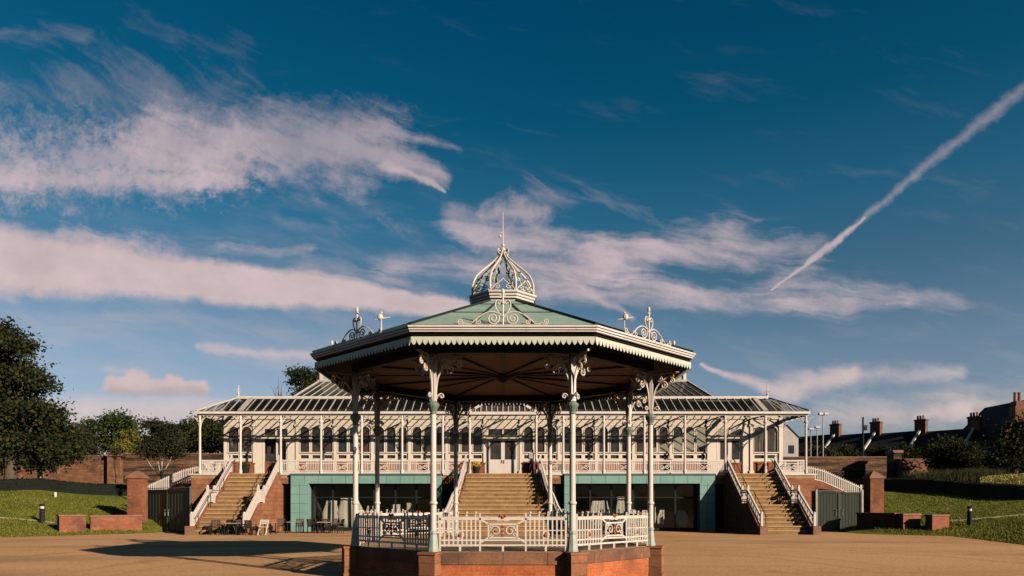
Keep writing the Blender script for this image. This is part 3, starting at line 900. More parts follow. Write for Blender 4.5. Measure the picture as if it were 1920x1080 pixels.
def build_pavilion():
    P = empty('conservatory', (0, 52, 0), 'long white Victorian glasshouse pavilion with glazed roofs on brick and teal terrace', 'conservatory')
    xs_posts = [2.34, 4.23, 7.08, 9.92, 12.77, 15.6, 18.42, 21.27]
    # --- terrace and lower storey
    m = MB(); m.box((-21.95, ZT + .06, FL - .28), (21.95, 68, FL))
    m.build('terrace_floor', 'step', P)
    for a, b in ((-22.0, -14.95), (14.95, 22.0), (-4.2, 4.2)):
        m = MB(); m.box((a, ZT - .06, FL - .12), (b, ZT + .06, FL - .004)); m.build('terrace_edge', 'white', P)
    for a, b in ((-21.9, -15.55), (15.55, 21.9), (-3.1, 3.1)):
        m = MB(); m.box((a, ZT + .05, -.05), (b, ZT + .6, FL - .28)); m.build('terrace_wall', 'sandstone', P)
    for a in (-21.9, 21.5):
        m = MB(); m.box((a, ZT + .6, -.05), (a + .4, 68, FL - .28)); m.build('terrace_wall', 'sandstone', P)
    for a, b in ((-15.55, -14.85), (14.85, 15.55), (-4.3, -3.1), (3.1, 4.3)):
        m = MB(); m.box((a, ZT + .06, 3.35), (b, ZT + .5, FL - .281)); m.build('lintel', 'sandstone', P)
        m = MB(); m.box((a, ZT + .4, -.03), (b, ZT + .46, 3.35))
        for i in range(1, 3): m.box((a + (b - a) * i / 3 - .01, ZT + .385, 0), (a + (b - a) * i / 3 + .01, ZT + .4, 3.3))
        m.build('dark_opening_panel', 'darkiron', P)  # dark panel put in for the shaded opening in the wall
    # back wall of the lower rooms
    for sx in (-1, 1):
        x0, x1 = sorted((sx * 4.3, sx * 14.85))
        TE = ZT - .15
        # cladding
        m = MB()
        m.box((x0, TE, 3.36), (x1, TE + .62, FL - .125))                 # fascia
        out = (x0, x0 + 1.25) if sx < 0 else (x1 - 1.05, x1)
        inn = (x1 - .38, x1) if sx < 0 else (x0, x0 + .38)
        m.box((out[0], TE, -.04), (out[1], TE + .62, 3.36)); m.box((inn[0], TE, -.04), (inn[1], TE + .62, 3.36))
        cl = m.build('teal_cladding', 'teal', P)
        m = MB()
        n = 11
        for i in range(1, n):
            x = x0 + (x1 - x0) * i / n; m.box((x - .012, TE - .006, 3.36), (x + .012, TE, FL - .13))
        for z in (.65, 1.3, 1.95, 2.6, 3.2):
            m.box((out[0], TE - .006, z), (out[1], TE, z + .02)); m.box((inn[0], TE - .006, z), (inn[1], TE, z + .02))
        m.box(((out[0] + out[1]) / 2 - .01, TE - .006, 0), ((out[0] + out[1]) / 2 + .01, TE, 3.36))
        m.box((x0 - .03, TE - .05, FL - .125), (x1 + .03, TE + .3, FL - .02))
        m.build('cladding_joint', 'tealseam', cl)
        a, b = (out[1], inn[0]) if sx < 0 else (inn[1], out[0])
        # glazing line
        gz = TE + .9
        m = MB(); m.box((a, gz - .03, .05), (b, gz + .03, .22)); m.box((a, gz - .03, 3.26), (b, gz + .03, 3.36))
        for i in range(0, 7):
            x = a + (b - a) * i / 6; w = .06 if i % 3 else .10
            m.box((x - w, gz - .04, .05), (x + w, gz + .04, 3.36))
        m.box((a, gz - .03, 2.35), (b, gz + .03, 2.43))
        fr = m.build('shopfront_frame', 'darkiron', P)
        m = MB(); m.quad((a, gz, .05), (b, gz, .05), (b, gz, 3.36), (a, gz, 3.36)); m.build('shopfront_glass', 'shopglass', fr)
        m = MB(); m.box((a - .3, TE + .62, -.04), (a, TE + 6, 3.6)); m.box((b, TE + .62, -.04), (b + .3, TE + 6, 3.6)); m.box((a - .3, TE + 6, -.04), (b + .3, TE + 6.2, 3.6)); m.box((a, TE + .65, 3.38), (b, TE + 6, 3.6))
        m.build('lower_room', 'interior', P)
        # drapes standing just behind the glass
        for (px, wd, z0, z1, sh) in (((-12.4, .55, .3, 2.2, 1), (-10.9, .9, .25, 2.4, -1), (-9.5, .5, .3, 1.8, 1), (-7.8, .45, .3, 1.9, 1), (-6.6, .3, .3, 2.0, -1)) if sx < 0 else
                                     ((6.6, .45, .3, 2.15, 1), (7.35, .35, .3, 2.2, -1), (8.7, .55, .35, 2.45, -1), (10.6, .35, .3, 1.7, 1), (11.3, .25, .4, 1.5, 1), (12.9, .4, .3, 1.5, -1))):
            m = MB(); n = 10
            vs = []
            for j in range(7):
                t = j / 6; z = z0 + (z1 - z0) * t
                ww = wd * (.7 + .35 * math.sin(math.pi * min(1, t * 1.15)))
                for i in range(n + 1):
                    f = i / n; vs.append((px + (f - .5) * 2 * ww + sh * .12 * t * t, gz + .35 + .05 * math.sin(f * 22), z))
            m.add(vs, [(j * (n + 1) + i, j * (n + 1) + i + 1, (j + 1) * (n + 1) + i + 1, (j + 1) * (n + 1) + i) for j in range(6) for i in range(n)])
            o = m.build('drape', 'curtain', P, True)
            md = o.modifiers.new('thick', 'SOLIDIFY'); md.thickness = .03

    # --- staircases (three): steps, flank walls, railings
    def stairs(xa0, xb0, xa1, xb1, y0=44.6, y1=ZT + .05, n=15, flare=False):
        def xb(f, side):
            if flare: f = f ** .6
            return (xa0 + (xa1 - xa0) * f) if side < 0 else (xb0 + (xb1 - xb0) * f)
        prof = []    # (y, z) of nosings with a landing half way
        land = .55; run = (y1 - y0 - land) / n; rise = FL / n; y = y0; z = 0
        st = MB()
        for i in range(n):
            z += rise; ext = run + (land if i == n // 2 - 1 else 0)
            f0 = (y - y0) / (y1 - y0); f1 = (y + ext - y0) / (y1 - y0)
            f0 = min(f0, 1); yy = y1 + .02
            a0, b0, a1, b1 = xb(f0, -1), xb(f0, 1), xb(f1, -1), xb(f1, 1)
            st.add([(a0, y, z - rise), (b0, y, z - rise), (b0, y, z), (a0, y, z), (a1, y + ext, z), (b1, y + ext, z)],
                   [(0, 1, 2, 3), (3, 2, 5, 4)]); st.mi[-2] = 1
            # nosing lip
            st.add([(a0, y - .06, z - .08), (b0, y - .06, z - .08), (b0, y - .06, z + .004), (a0, y - .06, z + .004), (a0, y + .02, z + .004), (b0, y + .02, z + .004), (a0, y, z - .08), (b0, y, z - .08)],
                   [(0, 1, 2, 3), (3, 2, 5, 4), (6, 7, 1, 0)])
            prof.append((y, z)); y += ext
            if ext > run * 1.5: prof.append((y, z))
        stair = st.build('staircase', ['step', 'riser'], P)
        for side in (-1, 1):
            # flank wall: solid strip below the nosing line
            m = MB(); K = len(prof)
            pr = [(y0 - .25, 0.12)] + prof + [(y1, FL)]
            vs = []
            for (yy, zz) in pr:
                f = max(0, (yy - y0) / (y1 - y0)); x = xb(f, side)
                for (o, z_) in ((0, -.05), (side * .32, -.05), (side * .32, zz + .10), (0, zz + .10)):
                    vs.append((x + o, yy, z_))
            k = len(pr)
            fs = [tuple(range(3, -1, -1)), tuple(range((k - 1) * 4, k * 4))]
            for i in range(k - 1):
                for j in range(4): fs.append((i * 4 + j, i * 4 + (j + 1) % 4, (i + 1) * 4 + (j + 1) % 4, (i + 1) * 4 + j))
            m.add(vs, fs)
            m.build('flank_wall', 'sandstone', stair)
            m = MB(); x = xb(0, side) + side * .16; m.box((x - .24, y0 - .62, -.03), (x + .24, y0 - .25, .55)); m.build('newel_block', 'coping', stair)
            # railing
            m = MB()
            pts = []
            for (yy, zz) in ((y0 - .2, .16), *[(p[0], p[1]) for p in prof], (y1 - .05, FL + .02)):
                f = max(0, (yy - y0) / (y1 - y0)); pts.append(Vector((xb(f, side) + side * .16, yy, zz + .1)))
            keys = [pts[0]] + [p for p in pts[1:-1]] + [pts[-1]]
            # simplified polyline: bottom, landing start, landing end, top
            mid = n // 2
            kp = [pts[0], pts[mid], pts[mid + 1], pts[-1]]
            if flare: kp = [pts[i] for i in range(0, len(pts), 3)] + [pts[-1]]
            for a, b in zip(kp[:-1], kp[1:]):
                for h, wd in ((.10, .07), (.86, .10), (.74, .05), (.22, .05)): m.bar(a + Vector((0, 0, h)), b + Vector((0, 0, h)), wd, .06)
                nn = max(1, int((b - a).length / .13))
                for i in range(nn):
                    q = a.lerp(b, (i + .5) / nn); m.bar(q + Vector((0, 0, .1)), q + Vector((0, 0, .86)), .055, .035)
                    if i % 3 == 1: m.bar(q + Vector((0, -.0, .45)), a.lerp(b, min(1, (i + 1.5) / nn)) + Vector((0, 0, .6)), .05, .05)
            for q in kp if not flare else (kp[0], kp[-1]): m.bar(q, q + Vector((0, 0, 1.06)), .14); m.ball(q + Vector((0, 0, 1.1)), .09)
            m.build('stair_railing', 'white', stair)
            # slim dark handrail
            m = MB(); o = Vector((-side * .34, 0, 0))
            m.tube([p + o + Vector((0, 0, .85)) for p in pts], .025, 5)
            for q in pts[1::5]: m.bar(q + o, q + o + Vector((0, 0, .85)), .035)
            m.build('handrail', 'darkiron', stair)
    stairs(-19.45, -16.45, -18.9, -15.9)
    stairs(16.45, 19.45, 15.95, 18.95)
    stairs(-3.75, 3.75, -2.45, 2.45, flare=True)
    # pedestals flanking stair heads
    for x, h in ((-18.15, .38), (-1.5, .22), (1.6, .27), (16.5, .38), (-16.3, .38), (18.45, .38)):
        m = MB(); m.box((x - h, ZT + .5, FL), (x + h, ZT + .95, FL + .72)); m.box((x - h - .05, ZT + .45, FL + .72), (x + h + .05, ZT + 1.0, FL + .80))
        m.build('pedestal', 'redbrick', P)

    # --- veranda posts
    m = MB()
    m.lathe([(.12, 0), (.12, .25), (.085, .3), (.075, 3.5), (.09, 3.55), (.12, 3.62), (.12, 3.7), (.08, 3.75), (.08, 4.06)], 10, (0, ZT, FL))
    for sx in (-1, 1):
        m.tube([(sx * x, ZT, FL + z) for x, z in bez((.07, 3.3), (.12, 3.7), (.3, 3.95), (.55, 4.02), 8)], .025, 5)
        m.tube([(sx * x, ZT, FL + z) for x, z in spiral((.2, 3.85), .08, 1.2, 0, 1, 10)], .018, 4)
    m.tube([(0, ZT + y, FL + z) for y, z in bez((.07, 3.3), (.12, 3.7), (.3, 3.95), (.9, 4.02), 8)], .025, 5)
    proto = m.build('veranda_post', 'white', P)
    first = True
    for s in (-1, 1):
        for x in xs_posts:
            if first: proto.location = (s * x, 0, 0); first = False
            else: copy(proto, P, (s * x, 0, 0))
    # side returns
    for s in (-1, 1):
        for y in (4.5, 9.0): copy(proto, P, (s * 21.27, y, 0))
    # --- balustrades between posts
    def balustrade(a, b, y=ZT, side=None):
        m = MB()
        Q = (lambda u, z, o=0.0: Vector((u, y + o, z))) if side is None else (lambda u, z, o=0.0: Vector((side, u, z)))
        L = b - a
        for z, h, w in ((FL + .90, .12, .10), (FL + .72, .06, .05), (FL + .18, .07, .06), (FL + .06, .12, .08)): m.bar(Q(a, z), Q(b, z), w, h)
        c = (a + b) / 2; half = min(.42, L * .25)
        nn = int(L / .115)
        for i in range(nn):
            u = a + (i + .5) * L / nn
            if abs(u - c) < half: continue
            m.bar(Q(u, FL + .1), Q(u, FL + .88), .045, .03)
        for k in (-1, 1):
            m.tube([Q(c + x, z) for x, z in spiral((k * half * .45, FL + .45), half * .42, 1.6, 0, k, 20)], .03, 5)
            m.bar(Q(c + k * half, FL + .1), Q(c + k * half, FL + .88), .06, .04)
            m.bar(Q(c - half, FL + .45 + k * .25), Q(c + half, FL + .45 - k * .25), .035, .03)
        m.build('balustrade', 'white', P)
    for s in (-1, 1):
        for a, b in zip(xs_posts[1:-1], xs_posts[2:]):
            a, b = a + .1, b - .1
            if a > 15 and a < 18: continue            # stair head
            if a > 18: a = 19.35
            aa, bb = sorted((s * a, s * b)); balustrade(aa, bb)
        aa, bb = sorted((s * 2.75, s * 4.13)); balustrade(aa, bb)
        balustrade(ZT + .1, 54, side=s * 21.27); balustrade(54, 58.4, side=s * 21.27)
    # --- joinery wall
    WX = 20.8
    bays = [1.35, 4.18, 6.95, 9.73, 12.51, 15.33, 18.52, WX]
    doors = ('c', 5)      # bay index 5 (14.78-17.85) and the centre hold doors
    z_sill, z_head, z_top = 5.756, 7.706, 8.75
    m = MB(); m.box((-WX, WALL + .02, FL), (WX, WALL + .3, 5.09)); m.build('dado', 'redbrick', P)
    win = None

    def window(x, w):
        """arched light: white frame with a dark pane, local x centred"""
        nonlocal win
        key = round(w, 2)
        if win is None: win = {}
        if key in win: return copy(win[key], P, (x, 0, 0))
        m = MB(); n = 10; r = w / 2; zc = z_head - r
        arch = [(-r, z_sill), (-r, zc)] + [(-r * math.cos(math.pi * i / n), zc + r * math.sin(math.pi * i / n)) for i in range(1, n)] + [(r, zc), (r, z_sill)]
        m.tube([(p, WALL, q) for p, q in arch], .04, 5)
        m.bar((-r - .05, WALL - .03, z_sill), (r + .05, WALL - .03, z_sill), .14, .07)
        # spandrel boards filling the corners above the arch
        for s in (-1, 1):
            for i in range(n // 2):
                a0, a1 = math.pi * i / n, math.pi * (i + 1) / n
                x0, zz0, x1, zz1 = s * r * math.cos(a0), zc + r * math.sin(a0), s * r * math.cos(a1), zc + r * math.sin(a1)
                m.quad((x0, WALL + .0, zz0), (x1, WALL + .0, zz1), (x1, WALL, z_head + .06), (x0, WALL, z_head + .06))
        f = m.build('window', 'white_wall', P)
        g = MB(); g.add([(p, WALL + .06, q) for p, q in arch], [tuple(range(len(arch)))]); g.build('pane', 'glass', f)
        win[key] = f
        f.location = (x, 0, 0)
        return f
    frame = MB()
    fb = lambda a, b, z0, z1, o=0.0, d=.12: frame.box((a, WALL - o, z0), (b, WALL - o + d, z1))
    # horizontals
    fb(-WX, WX, z_head + .05, 7.83, .02); fb(-WX, WX, 8.25, 8.37, .06); fb(-WX, WX, 7.83, 8.25, -.03, .1)
    fb(-WX, WX, 8.37, 8.75, -.02, .1)
    for s in (-1, 1):
        for x in bays:
            cx = s * (x if x < WX else WX - .12)
            fb(cx - .11, cx + .11, FL, 8.37, .09, .2)
            frame.box((cx - .18, WALL - .14, 7.7), (cx + .18, WALL, 7.88)); frame.box((cx - .17, WALL - .12, FL), (cx + .17, WALL, FL + .35))
        for i in range(7):
            a, b = bays[i] + .11, bays[i + 1] - (.11 if i < 6 else .22)
            if i == 5: continue
            nw = 2 if i == 6 else 3
            # posts between lights, panels under the sill
            gap = (b - a) / nw
            for j in range(nw):
                x = a + gap * (j + .5)
                window(s * x, gap - .15)
            for j in range(1, nw):
                x = s * (a + gap * j); fb(x - .075, x + .075, z_sill, z_head + .06, .0, .1)
            for e, q in ((a, 1), (b, -1)):
                x0, x1 = sorted((s * e, s * (e + q * .075))); fb(x0, x1, z_sill, z_head + .06, 0, .1)
            aa, bb = sorted((s * a, s * b))
            fb(aa, bb, 5.57, z_sill, .0, .1); fb(aa, bb, 5.09, 5.32, .0, .1)
            for j in range(nw + 1):
                x = s * (a + gap * j); fb(x - .13, x + .13, 5.32, 5.57, .0, .1)
    jf = frame.build('joinery_frame', 'white_wall', P)
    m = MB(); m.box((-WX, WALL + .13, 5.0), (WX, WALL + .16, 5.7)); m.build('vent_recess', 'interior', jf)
    # doors
    def doors_at(c, hw, single=False):
        m = MB(); o = WALL - .02
        m.box((c - hw, o, FL), (c - hw + .14, o + .12, z_head + .05)); m.box((c + hw - .14, o, FL), (c + hw, o + .12, z_head + .05))
        m.box((c - hw + .14, o, 6.79), (c + hw - .14, o + .12, 7.04)); m.box((c - hw + .14, o, 7.52), (c + hw - .14, o + .12, z_head + .05))
        m.box((c - .06, o, 7.04), (c + .06, o + .12, 7.52))
        f = m.build('door_frame', 'white_wall', P)
        m = MB(); m.quad((c - hw, o + .08, 7.04), (c + hw, o + .08, 7.04), (c + hw, o + .08, 7.52), (c - hw, o + .08, 7.52)); m.build('transom_pane', 'glass', f)
        for s in (-1, 1):
            a, b = sorted((c, c + s * (hw - .14)))
            if single and s < 0:
                # open leaf: dark doorway with clutter of leaves behind
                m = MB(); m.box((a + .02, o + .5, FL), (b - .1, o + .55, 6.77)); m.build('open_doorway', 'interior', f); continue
            m = MB()
            m.box((a, o + .02, FL + .02), (b, o + .08, 5.24)); m.box((a, o + .02, 5.24), (a + .14, o + .08, 6.77)); m.box((b - .14, o + .02, 5.24), (b, o + .08, 6.77)); m.box((a + .14, o + .02, 6.63), (b - .14, o + .08, 6.77))
            d = m.build('door', 'white', f)
            m = MB(); m.quad((a + .1, o + .05, 5.1), (b - .1, o + .05, 5.1), (b - .1, o + .05, 6.5), (a + .1, o + .05, 6.5)); m.build('door_pane', 'glass', d)
            m = MB(); hx = a + .08 if s > 0 else b - .08; m.tube([(hx, o - .03, 4.95), (hx, o - .03, 5.2)], .02, 5); m.build('handle', 'darkiron', d)
    doors_at(0, 1.23)
    for s in (-1, 1):
        c = s * (15.33 + 18.52) / 2
        doors_at(c, 1.0, s < 0)
        for q in (-1, 1):
            a, b = sorted((c + q * 1.0, c + q * 1.48)); m = MB(); m.box((a, WALL - .01, FL), (b, WALL + .1, z_head + .05))
            m.build('door_side_panel', 'white_wall', P)
    # inner room behind the windows
    m = MB(); m.box((-WX, 62, FL), (WX, 62.2, 9.6)); m.box((-WX - .2, WALL + .3, FL), (-WX, 62.2, 8.5)); m.box((WX, WALL + .3, FL), (WX + .2, 62.2, 8.5))
    m.build('rear_wall', 'white_wall', P)
    m = MB(); m.box((-WX, WALL + .3, FL + .005), (WX, 62, FL + .02)); m.build('room_floor', 'interior', P)
    # pale curtains hung inside the end bays
    for s in (-1, 1):
        for x0 in ((18.9, 19.4, 20.0) if s > 0 else (16.1, 19.0, 19.7)):
            m = MB(); n = 14
            vs = [(s * (x0 + .04 * i), WALL + .45 + .05 * math.sin(i * 1.7), z) for z in (5.0, 7.3 if s > 0 else 6.9) for i in range(n)]
            m.add(vs, [(i, i + 1, n + i + 1, n + i) for i in range(n - 1)])
            o = m.build('curtain', 'curtain', P, True); md = o.modifiers.new('thick', 'SOLIDIFY'); md.thickness = .02
    # --- eaves, rafters and veranda roof
    EX = 21.45
    m = MB()
    m.box((-EX, ZT - .06, 8.13), (EX, ZT + .05, 8.23)); m.box((-EX - .05, ZT - .22, 8.23), (EX + .05, ZT - .02, 8.40))
    for s in (-1, 1):
        x0, x1 = sorted((s * (EX + .05), s * (EX - .25))); m.box((x0, ZT - .02, 8.23), (x1, 62, 8.40))
    m.build('eaves_gutter', 'white', P)
    m = MB()
    for x in [q * p_ for p_ in xs_posts for q in (-1, 1)] + [0]:
        m.bar((x, ZT, 8.12), (x, WALL, 8.24), .06, .10)
    for i in range(12):
        y = ZT + .8 + i * .95
        for s in (-1, 1): m.bar((s * EX, y, 8.12), (s * WX, y, 8.24), .06, .10)
    m.bar((-EX, ZT + .62, 8.24), (EX, ZT + .62, 8.24), .08, .10)
    m.build('veranda_rafter', 'white_wall', P)
    RY, RZ, e = 51.5, 9.63, 2.0      # ridge of the lean-to
    E0 = ZT - .2
    m = MB()
    m.quad((-EX, E0, 8.42), (EX, E0, 8.42), (EX - e, RY, RZ), (-EX + e, RY, RZ))
    for s in (-1, 1): m.quad((s * EX, E0, 8.42), (s * EX, 61, 8.42), (s * (EX - e), 61, RZ), (s * (EX - e), RY, RZ))
    rg = m.build('veranda_roof', 'roofglass', P)
    m = MB()
    nb = 74
    for i in range(nb + 1):
        x = -EX + 2 * EX * i / nb
        f = 1.0
        if x < -EX + e: f = (x + EX) / e
        if x > EX - e: f = (EX - x) / e
        if f < .06: continue
        m.bar((x, E0, 8.45), (x, E0 + (RY - E0) * f, 8.45 + (RZ - 8.42) * f), .05 if i % 4 else .075, .045)
    for s in (-1, 1):
        m.bar((s * EX, E0, 8.46), (s * (EX - e), RY, RZ + .04), .12, .1)
        m.bar((s * 18.35, E0, 8.46), (s * 18.35, RY, RZ + .04), .30, .07)
        for i in range(1, 20):
            y = E0 + .58 * i; f = min(1, (y - E0) / (RY - E0)); m.bar((s * EX, y, 8.45), (s * (EX - e * f), y, 8.45 + (RZ - 8.42) * f), .055, .06)
    m.build('glazing_bar', 'greybar', rg)
    m = MB(); m.box((-EX + e, RY - .02, RZ - .02), (EX - e, RY + .25, RZ + .16)); m.build('ridge_band', 'white', P)
    m = MB(); m.box((-WX, WALL + .06, 8.75), (WX, WALL + .12, 9.6)); m.build('interior_shade_sheet', 'interior', P)  # added dark sheet, stands in for the unlit interior behind the roof glass
    # inner opaque roof between the lean-tos, and the tall second tier
    m = MB()
    m.quad((-EX + e, RY + .25, RZ), (EX - e, RY + .25, RZ), (EX - e, 61, RZ), (-EX + e, 61, RZ))
    x0, y0 = 15.9, 52.4; x1, y1, z1 = 14.55, 55.6, 11.55
    m.quad((-x0, y0, RZ + .02), (x0, y0, RZ + .02), (x1, y1, z1), (-x1, y1, z1))
    for s in (-1, 1): m.quad((s * x0, y0, RZ + .02), (s * x0, 61, RZ + .02), (s * x1, 61, z1), (s * x1, y1, z1))
    up = m.build('upper_roof', 'darkglass', P)
    m = MB()
    for i in range(53):
        x = -x0 + 2 * x0 * i / 52; xt = x * x1 / x0
        m.bar((x, y0, RZ + .06), (xt, y1, z1 + .04), .045 if x < 8 else .03, .05)
    for s in (-1, 1):
        m.bar((s * x0, y0, RZ + .07), (s * x1, y1, z1 + .05), .12, .1)
        for i in range(1, 9):
            y = y0 + i * .9; f = min(1, (y - y0) / (y1 - y0)); m.bar((s * x0, y, RZ + .05), (s * (x0 - (x0 - x1) * f), y, RZ + .05 + (z1 - RZ) * f), .055, .05)
    m.box((-x1 - .05, y1 - .05, z1), (x1 + .05, y1 + .2, z1 + .16))
    m.build('roof_bar', 'greybar', up)
    # lantern storey on top with its own hipped roof and finials
    lx, ly, lz0, lz1 = 14.5, 55.75, 11.65, 13.35
    m = MB(); m.box((-lx + .15, ly + .1, lz0), (lx - .15, 61.5, lz1)); lan = m.build('lantern_storey', 'palegreen', P)
    m = MB()
    for i in range(27):
        x = -lx + .12 + (2 * lx - .24) * i / 26; w = .12 if i in (0, 26) else .05
        m.box((x - w, ly, lz0), (x + w, ly + .1, lz1))
    m.box((-lx, ly - .1, lz1), (lx, 61.6, lz1 + .2))
    m.build('lantern_post', 'white', lan)
    m = MB()
    rz = 15.9
    m.add([(-lx, ly, lz1 + .2), (lx, ly, lz1 + .2), (lx, 61.5, lz1 + .2), (-lx, 61.5, lz1 + .2), (-10.1, 58.6, rz), (10.1, 58.6, rz)], [(0, 1, 5, 4), (1, 2, 5), (2, 3, 4, 5), (3, 0, 4)])
    m.build('lantern_roof', 'darkglass', lan)

    def finial(x, y, z, h, big=False):
        m = MB(); m.tube([(x, y, z), (x, y, z + h)], [.06, .03], 6)
        if big:
            s = -1 if x > 0 else 1
            m.ball((x - .1 * s, y, z + h * .78), .24, (1.0, .8, 1.2)); m.tube([(x - .55, y, z + h * .66), (x + .1, y, z + h * .72), (x + .75, y, z + h * .76)], [.03, .1, .04], 6)
            m.ball((x, y, z + h * .95), .1)
        else:
            m.tube([(x - .24, y, z + h * .66), (x + .24, y, z + h * .66)], .03, 5); m.ball((x, y, z + h * .3), .09); m.ball((x, y, z + h), .05)
            for q in (-1, 1): m.tube([(x + q * a, y, z + b) for a, b in spiral((.12, h * .45), .08, 1.2, 0, 1, 10)], .018, 4)
        m.build('finial', 'white', P)
    for s in (-1, 1):
        finial(s * (EX - e - .1), RY + .1, RZ + .1, .85)
        finial(s * 10.1, 58.6, rz, 2.0, True)
    # --- entrance pediment: flat-topped glazed gablet on the eaves
    m = MB()
    y = ZT - .32
    pts = [(-2.45, 8.30), (-1.35, 8.93), (1.35, 8.93), (2.45, 8.30)]
    for a, b in zip(pts[:-1], pts[1:]): m.bar((a[0], y, a[1]), (b[0], y, b[1]), .16, .16, (0, 1, 0))
    m.box((-2.5, y - .06, 8.16), (2.5, y + .08, 8.36))
    for i in range(1, 12):
        x = -2.3 + 4.6 * i / 12; top = 8.9 if abs(x) < 1.35 else 8.36 + (2.4 - abs(x)) * .5; m.box((x - .025, y - .03, 8.36), (x + .025, y + .03, top))
    pd = m.build('entrance_gablet', 'white', P)
    m = MB(); m.quad((-2.4, y + .05, 8.36), (2.4, y + .05, 8.36), (1.35, y + .05, 8.9), (-1.35, y + .05, 8.9)); m.build('gablet_pane', 'glass', pd)
    # --- side staircases running down beyond the ends
    for s in (-1, 1):
        m = MB()
        top = [(s * 22.0, FL - .35), (s * 23.6, FL - .35), (s * 26.6, 2.3), (s * 26.6, 0), (s * 22.0, 0)]
        m.prism([(x, 52.6, z) for x, z in top], (0, 2.6, 0)); sd = m.build('side_staircase', 'redbrick', P)
        m = MB()
        pl = [Vector((s * 22.0, 52.6, FL - .35)), Vector((s * 22.9, 52.6, FL - .3)), Vector((s * 23.9, 52.6, FL - .55)), Vector((s * 26.7, 52.6, 2.25))]
        for a, b in zip(pl[:-1], pl[1:]):
            for h in (.08, .85): m.bar(a + Vector((0, 0, h)), b + Vector((0, 0, h)), .08, .07)
            nn = max(1, int((b - a).length / .15))
            for i in range(nn):
                q = a.lerp(b, (i + .5) / nn); m.bar(q + Vector((0, 0, .1)), q + Vector((0, 0, .98)), .07, .04)
        m.bar(pl[-1], pl[-1] + Vector((0, 0, 1.1)), .12)
        m.build('stair_railing', 'white', sd)
    return P


build_pavilion()
#PART2
# ------------------------------------------------------------------ foliage
def leaf_mesh(name, pts, size, material, parent, seed, up=.35, tip=1.6):
    """one mesh of many small leaf-shaped faces; pts: (n,3) world positions"""
    rg = np.random.default_rng(seed)
    n = len(pts); o0 = np.array(rootloc(parent))
    nr = rg.normal(size=(n, 3)); nr[:, 2] += up; nr /= np.linalg.norm(nr, axis=1)[:, None]
    a = np.cross(nr, rg.normal(size=(n, 3))); a /= np.linalg.norm(a, axis=1)[:, None]
    b = np.cross(nr, a)
    s = (size * rg.uniform(.55, 1.3, n))[:, None]
    c = pts - o0
    v = np.stack([c - a * s * tip * .5, c - b * s * .5 + nr * s * .15, c + a * s * tip * .5, c + b * s * .5 + nr * s * .15], 1).reshape(-1, 3)
    me = bpy.data.meshes.new(name)
    me.vertices.add(4 * n); me.vertices.foreach_set('co', v.ravel().astype(np.float32))
    me.loops.add(4 * n); me.loops.foreach_set('vertex_index', np.arange(4 * n, dtype=np.int32))
    me.polygons.add(n); me.polygons.foreach_set('loop_start', np.arange(0, 4 * n, 4, dtype=np.int32))
    me.update(calc_edges=True)
    me.materials.append(M[material])
    o = bpy.data.objects.new(name, me); COL.objects.link(o); o.parent = parent
    return o


def crown_points(lobes, n, seed, clump=.55, shell=.55):
    """lobes: (x,y,z,rx,ry,rz). Points in clumps, mostly near the skin of each lobe"""
    rg = np.random.default_rng(seed)
    vol = np.array([(l[3] * l[4] * l[5]) ** (2 / 3) for l in lobes]); pr = vol / vol.sum()
    per = 26; nc = max(4, n // per); out = []
    ids = rg.choice(len(lobes), nc, p=pr)
    for i in ids:
        l = lobes[i]; d = rg.normal(size=3); d /= np.linalg.norm(d)
        if d[2] < -.55: d[2] *= -.5
        r = (shell + (1 - shell) * rg.random() ** .5) * (1 + .10 * rg.normal())
        c = np.array(l[:3]) + d * r * np.array(l[3:])
        k = int(per * rg.uniform(.6, 1.4))
        q = rg.normal(size=(k, 3)) * clump * rg.uniform(.6, 1.3); q[:, 2] *= .62
        out.append(c + q)
    return np.concatenate(out)


def tree(name, label, x, y, z0, lobes, n, size, material, trunk=(.3, 3.0), group=None, seed=1, bark='trunk', clump=.55, limbs=5, cat='tree'):
    """lobes relative to (x,y,z0)"""
    T = empty(name, (x, y, z0), label, cat, group)
    rr = random.Random(seed)
    L = [(x + l[0], y + l[1], z0 + l[2], *l[3:]) for l in lobes]
    leaf_mesh('crown', crown_points(L, n, seed, clump), size, material, T, seed)
    m = MB(); r, h = trunk
    m.tube([(x, y, z0 - .4), (x + .03 * r, y, z0 + h * .3), (x + rr.uniform(-.2, .2) * r, y, z0 + h * .7), (x + rr.uniform(-.4, .4) * r, y, z0 + h)], [r * 1.35, r, r * .85, r * .7], 9)
    for i in range(limbs):
        l = L[(i * 7) % len(L)]; b = Vector((x, y, z0 + h * rr.uniform(.7, 1.0)))
        e = Vector(l[:3]) + Vector((rr.uniform(-.3, .3) * l[3], rr.uniform(-.3, .3) * l[4], rr.uniform(-.1, .5) * l[5]))
        mid = b.lerp(e, .5) + Vector((0, 0, -.08 * (e - b).length))
        m.tube([b, mid, e], [r * .45, r * .28, r * .08], 6)
    m.build('trunk', bark, T, True)
    return T


def lobes_from(spec, depth=.9, seed=0, jit=.25):
    """spec: (x, z, r) outline circles -> lobes with depth jitter"""
    rr = random.Random(seed); out = []
    for (x, z, r) in spec:
        out.append((x, rr.uniform(-1, 1) * r * jit * 3, z, r, r * depth, r * rr.uniform(.75, .95)))
    return out


# big tree at the left edge (px x<150, y 590..900)
k = 60 / 1322
tz = height(PX(30, 60), 60) - .1


def at(px, py, y, x0, z0): return (PX(px, y) - x0, PZ(py, y) - z0)


def outline(pl, y, x0, z0):
    return [(*at(px, py, y, x0, z0), r * y / 1322) for px, py, r in pl]


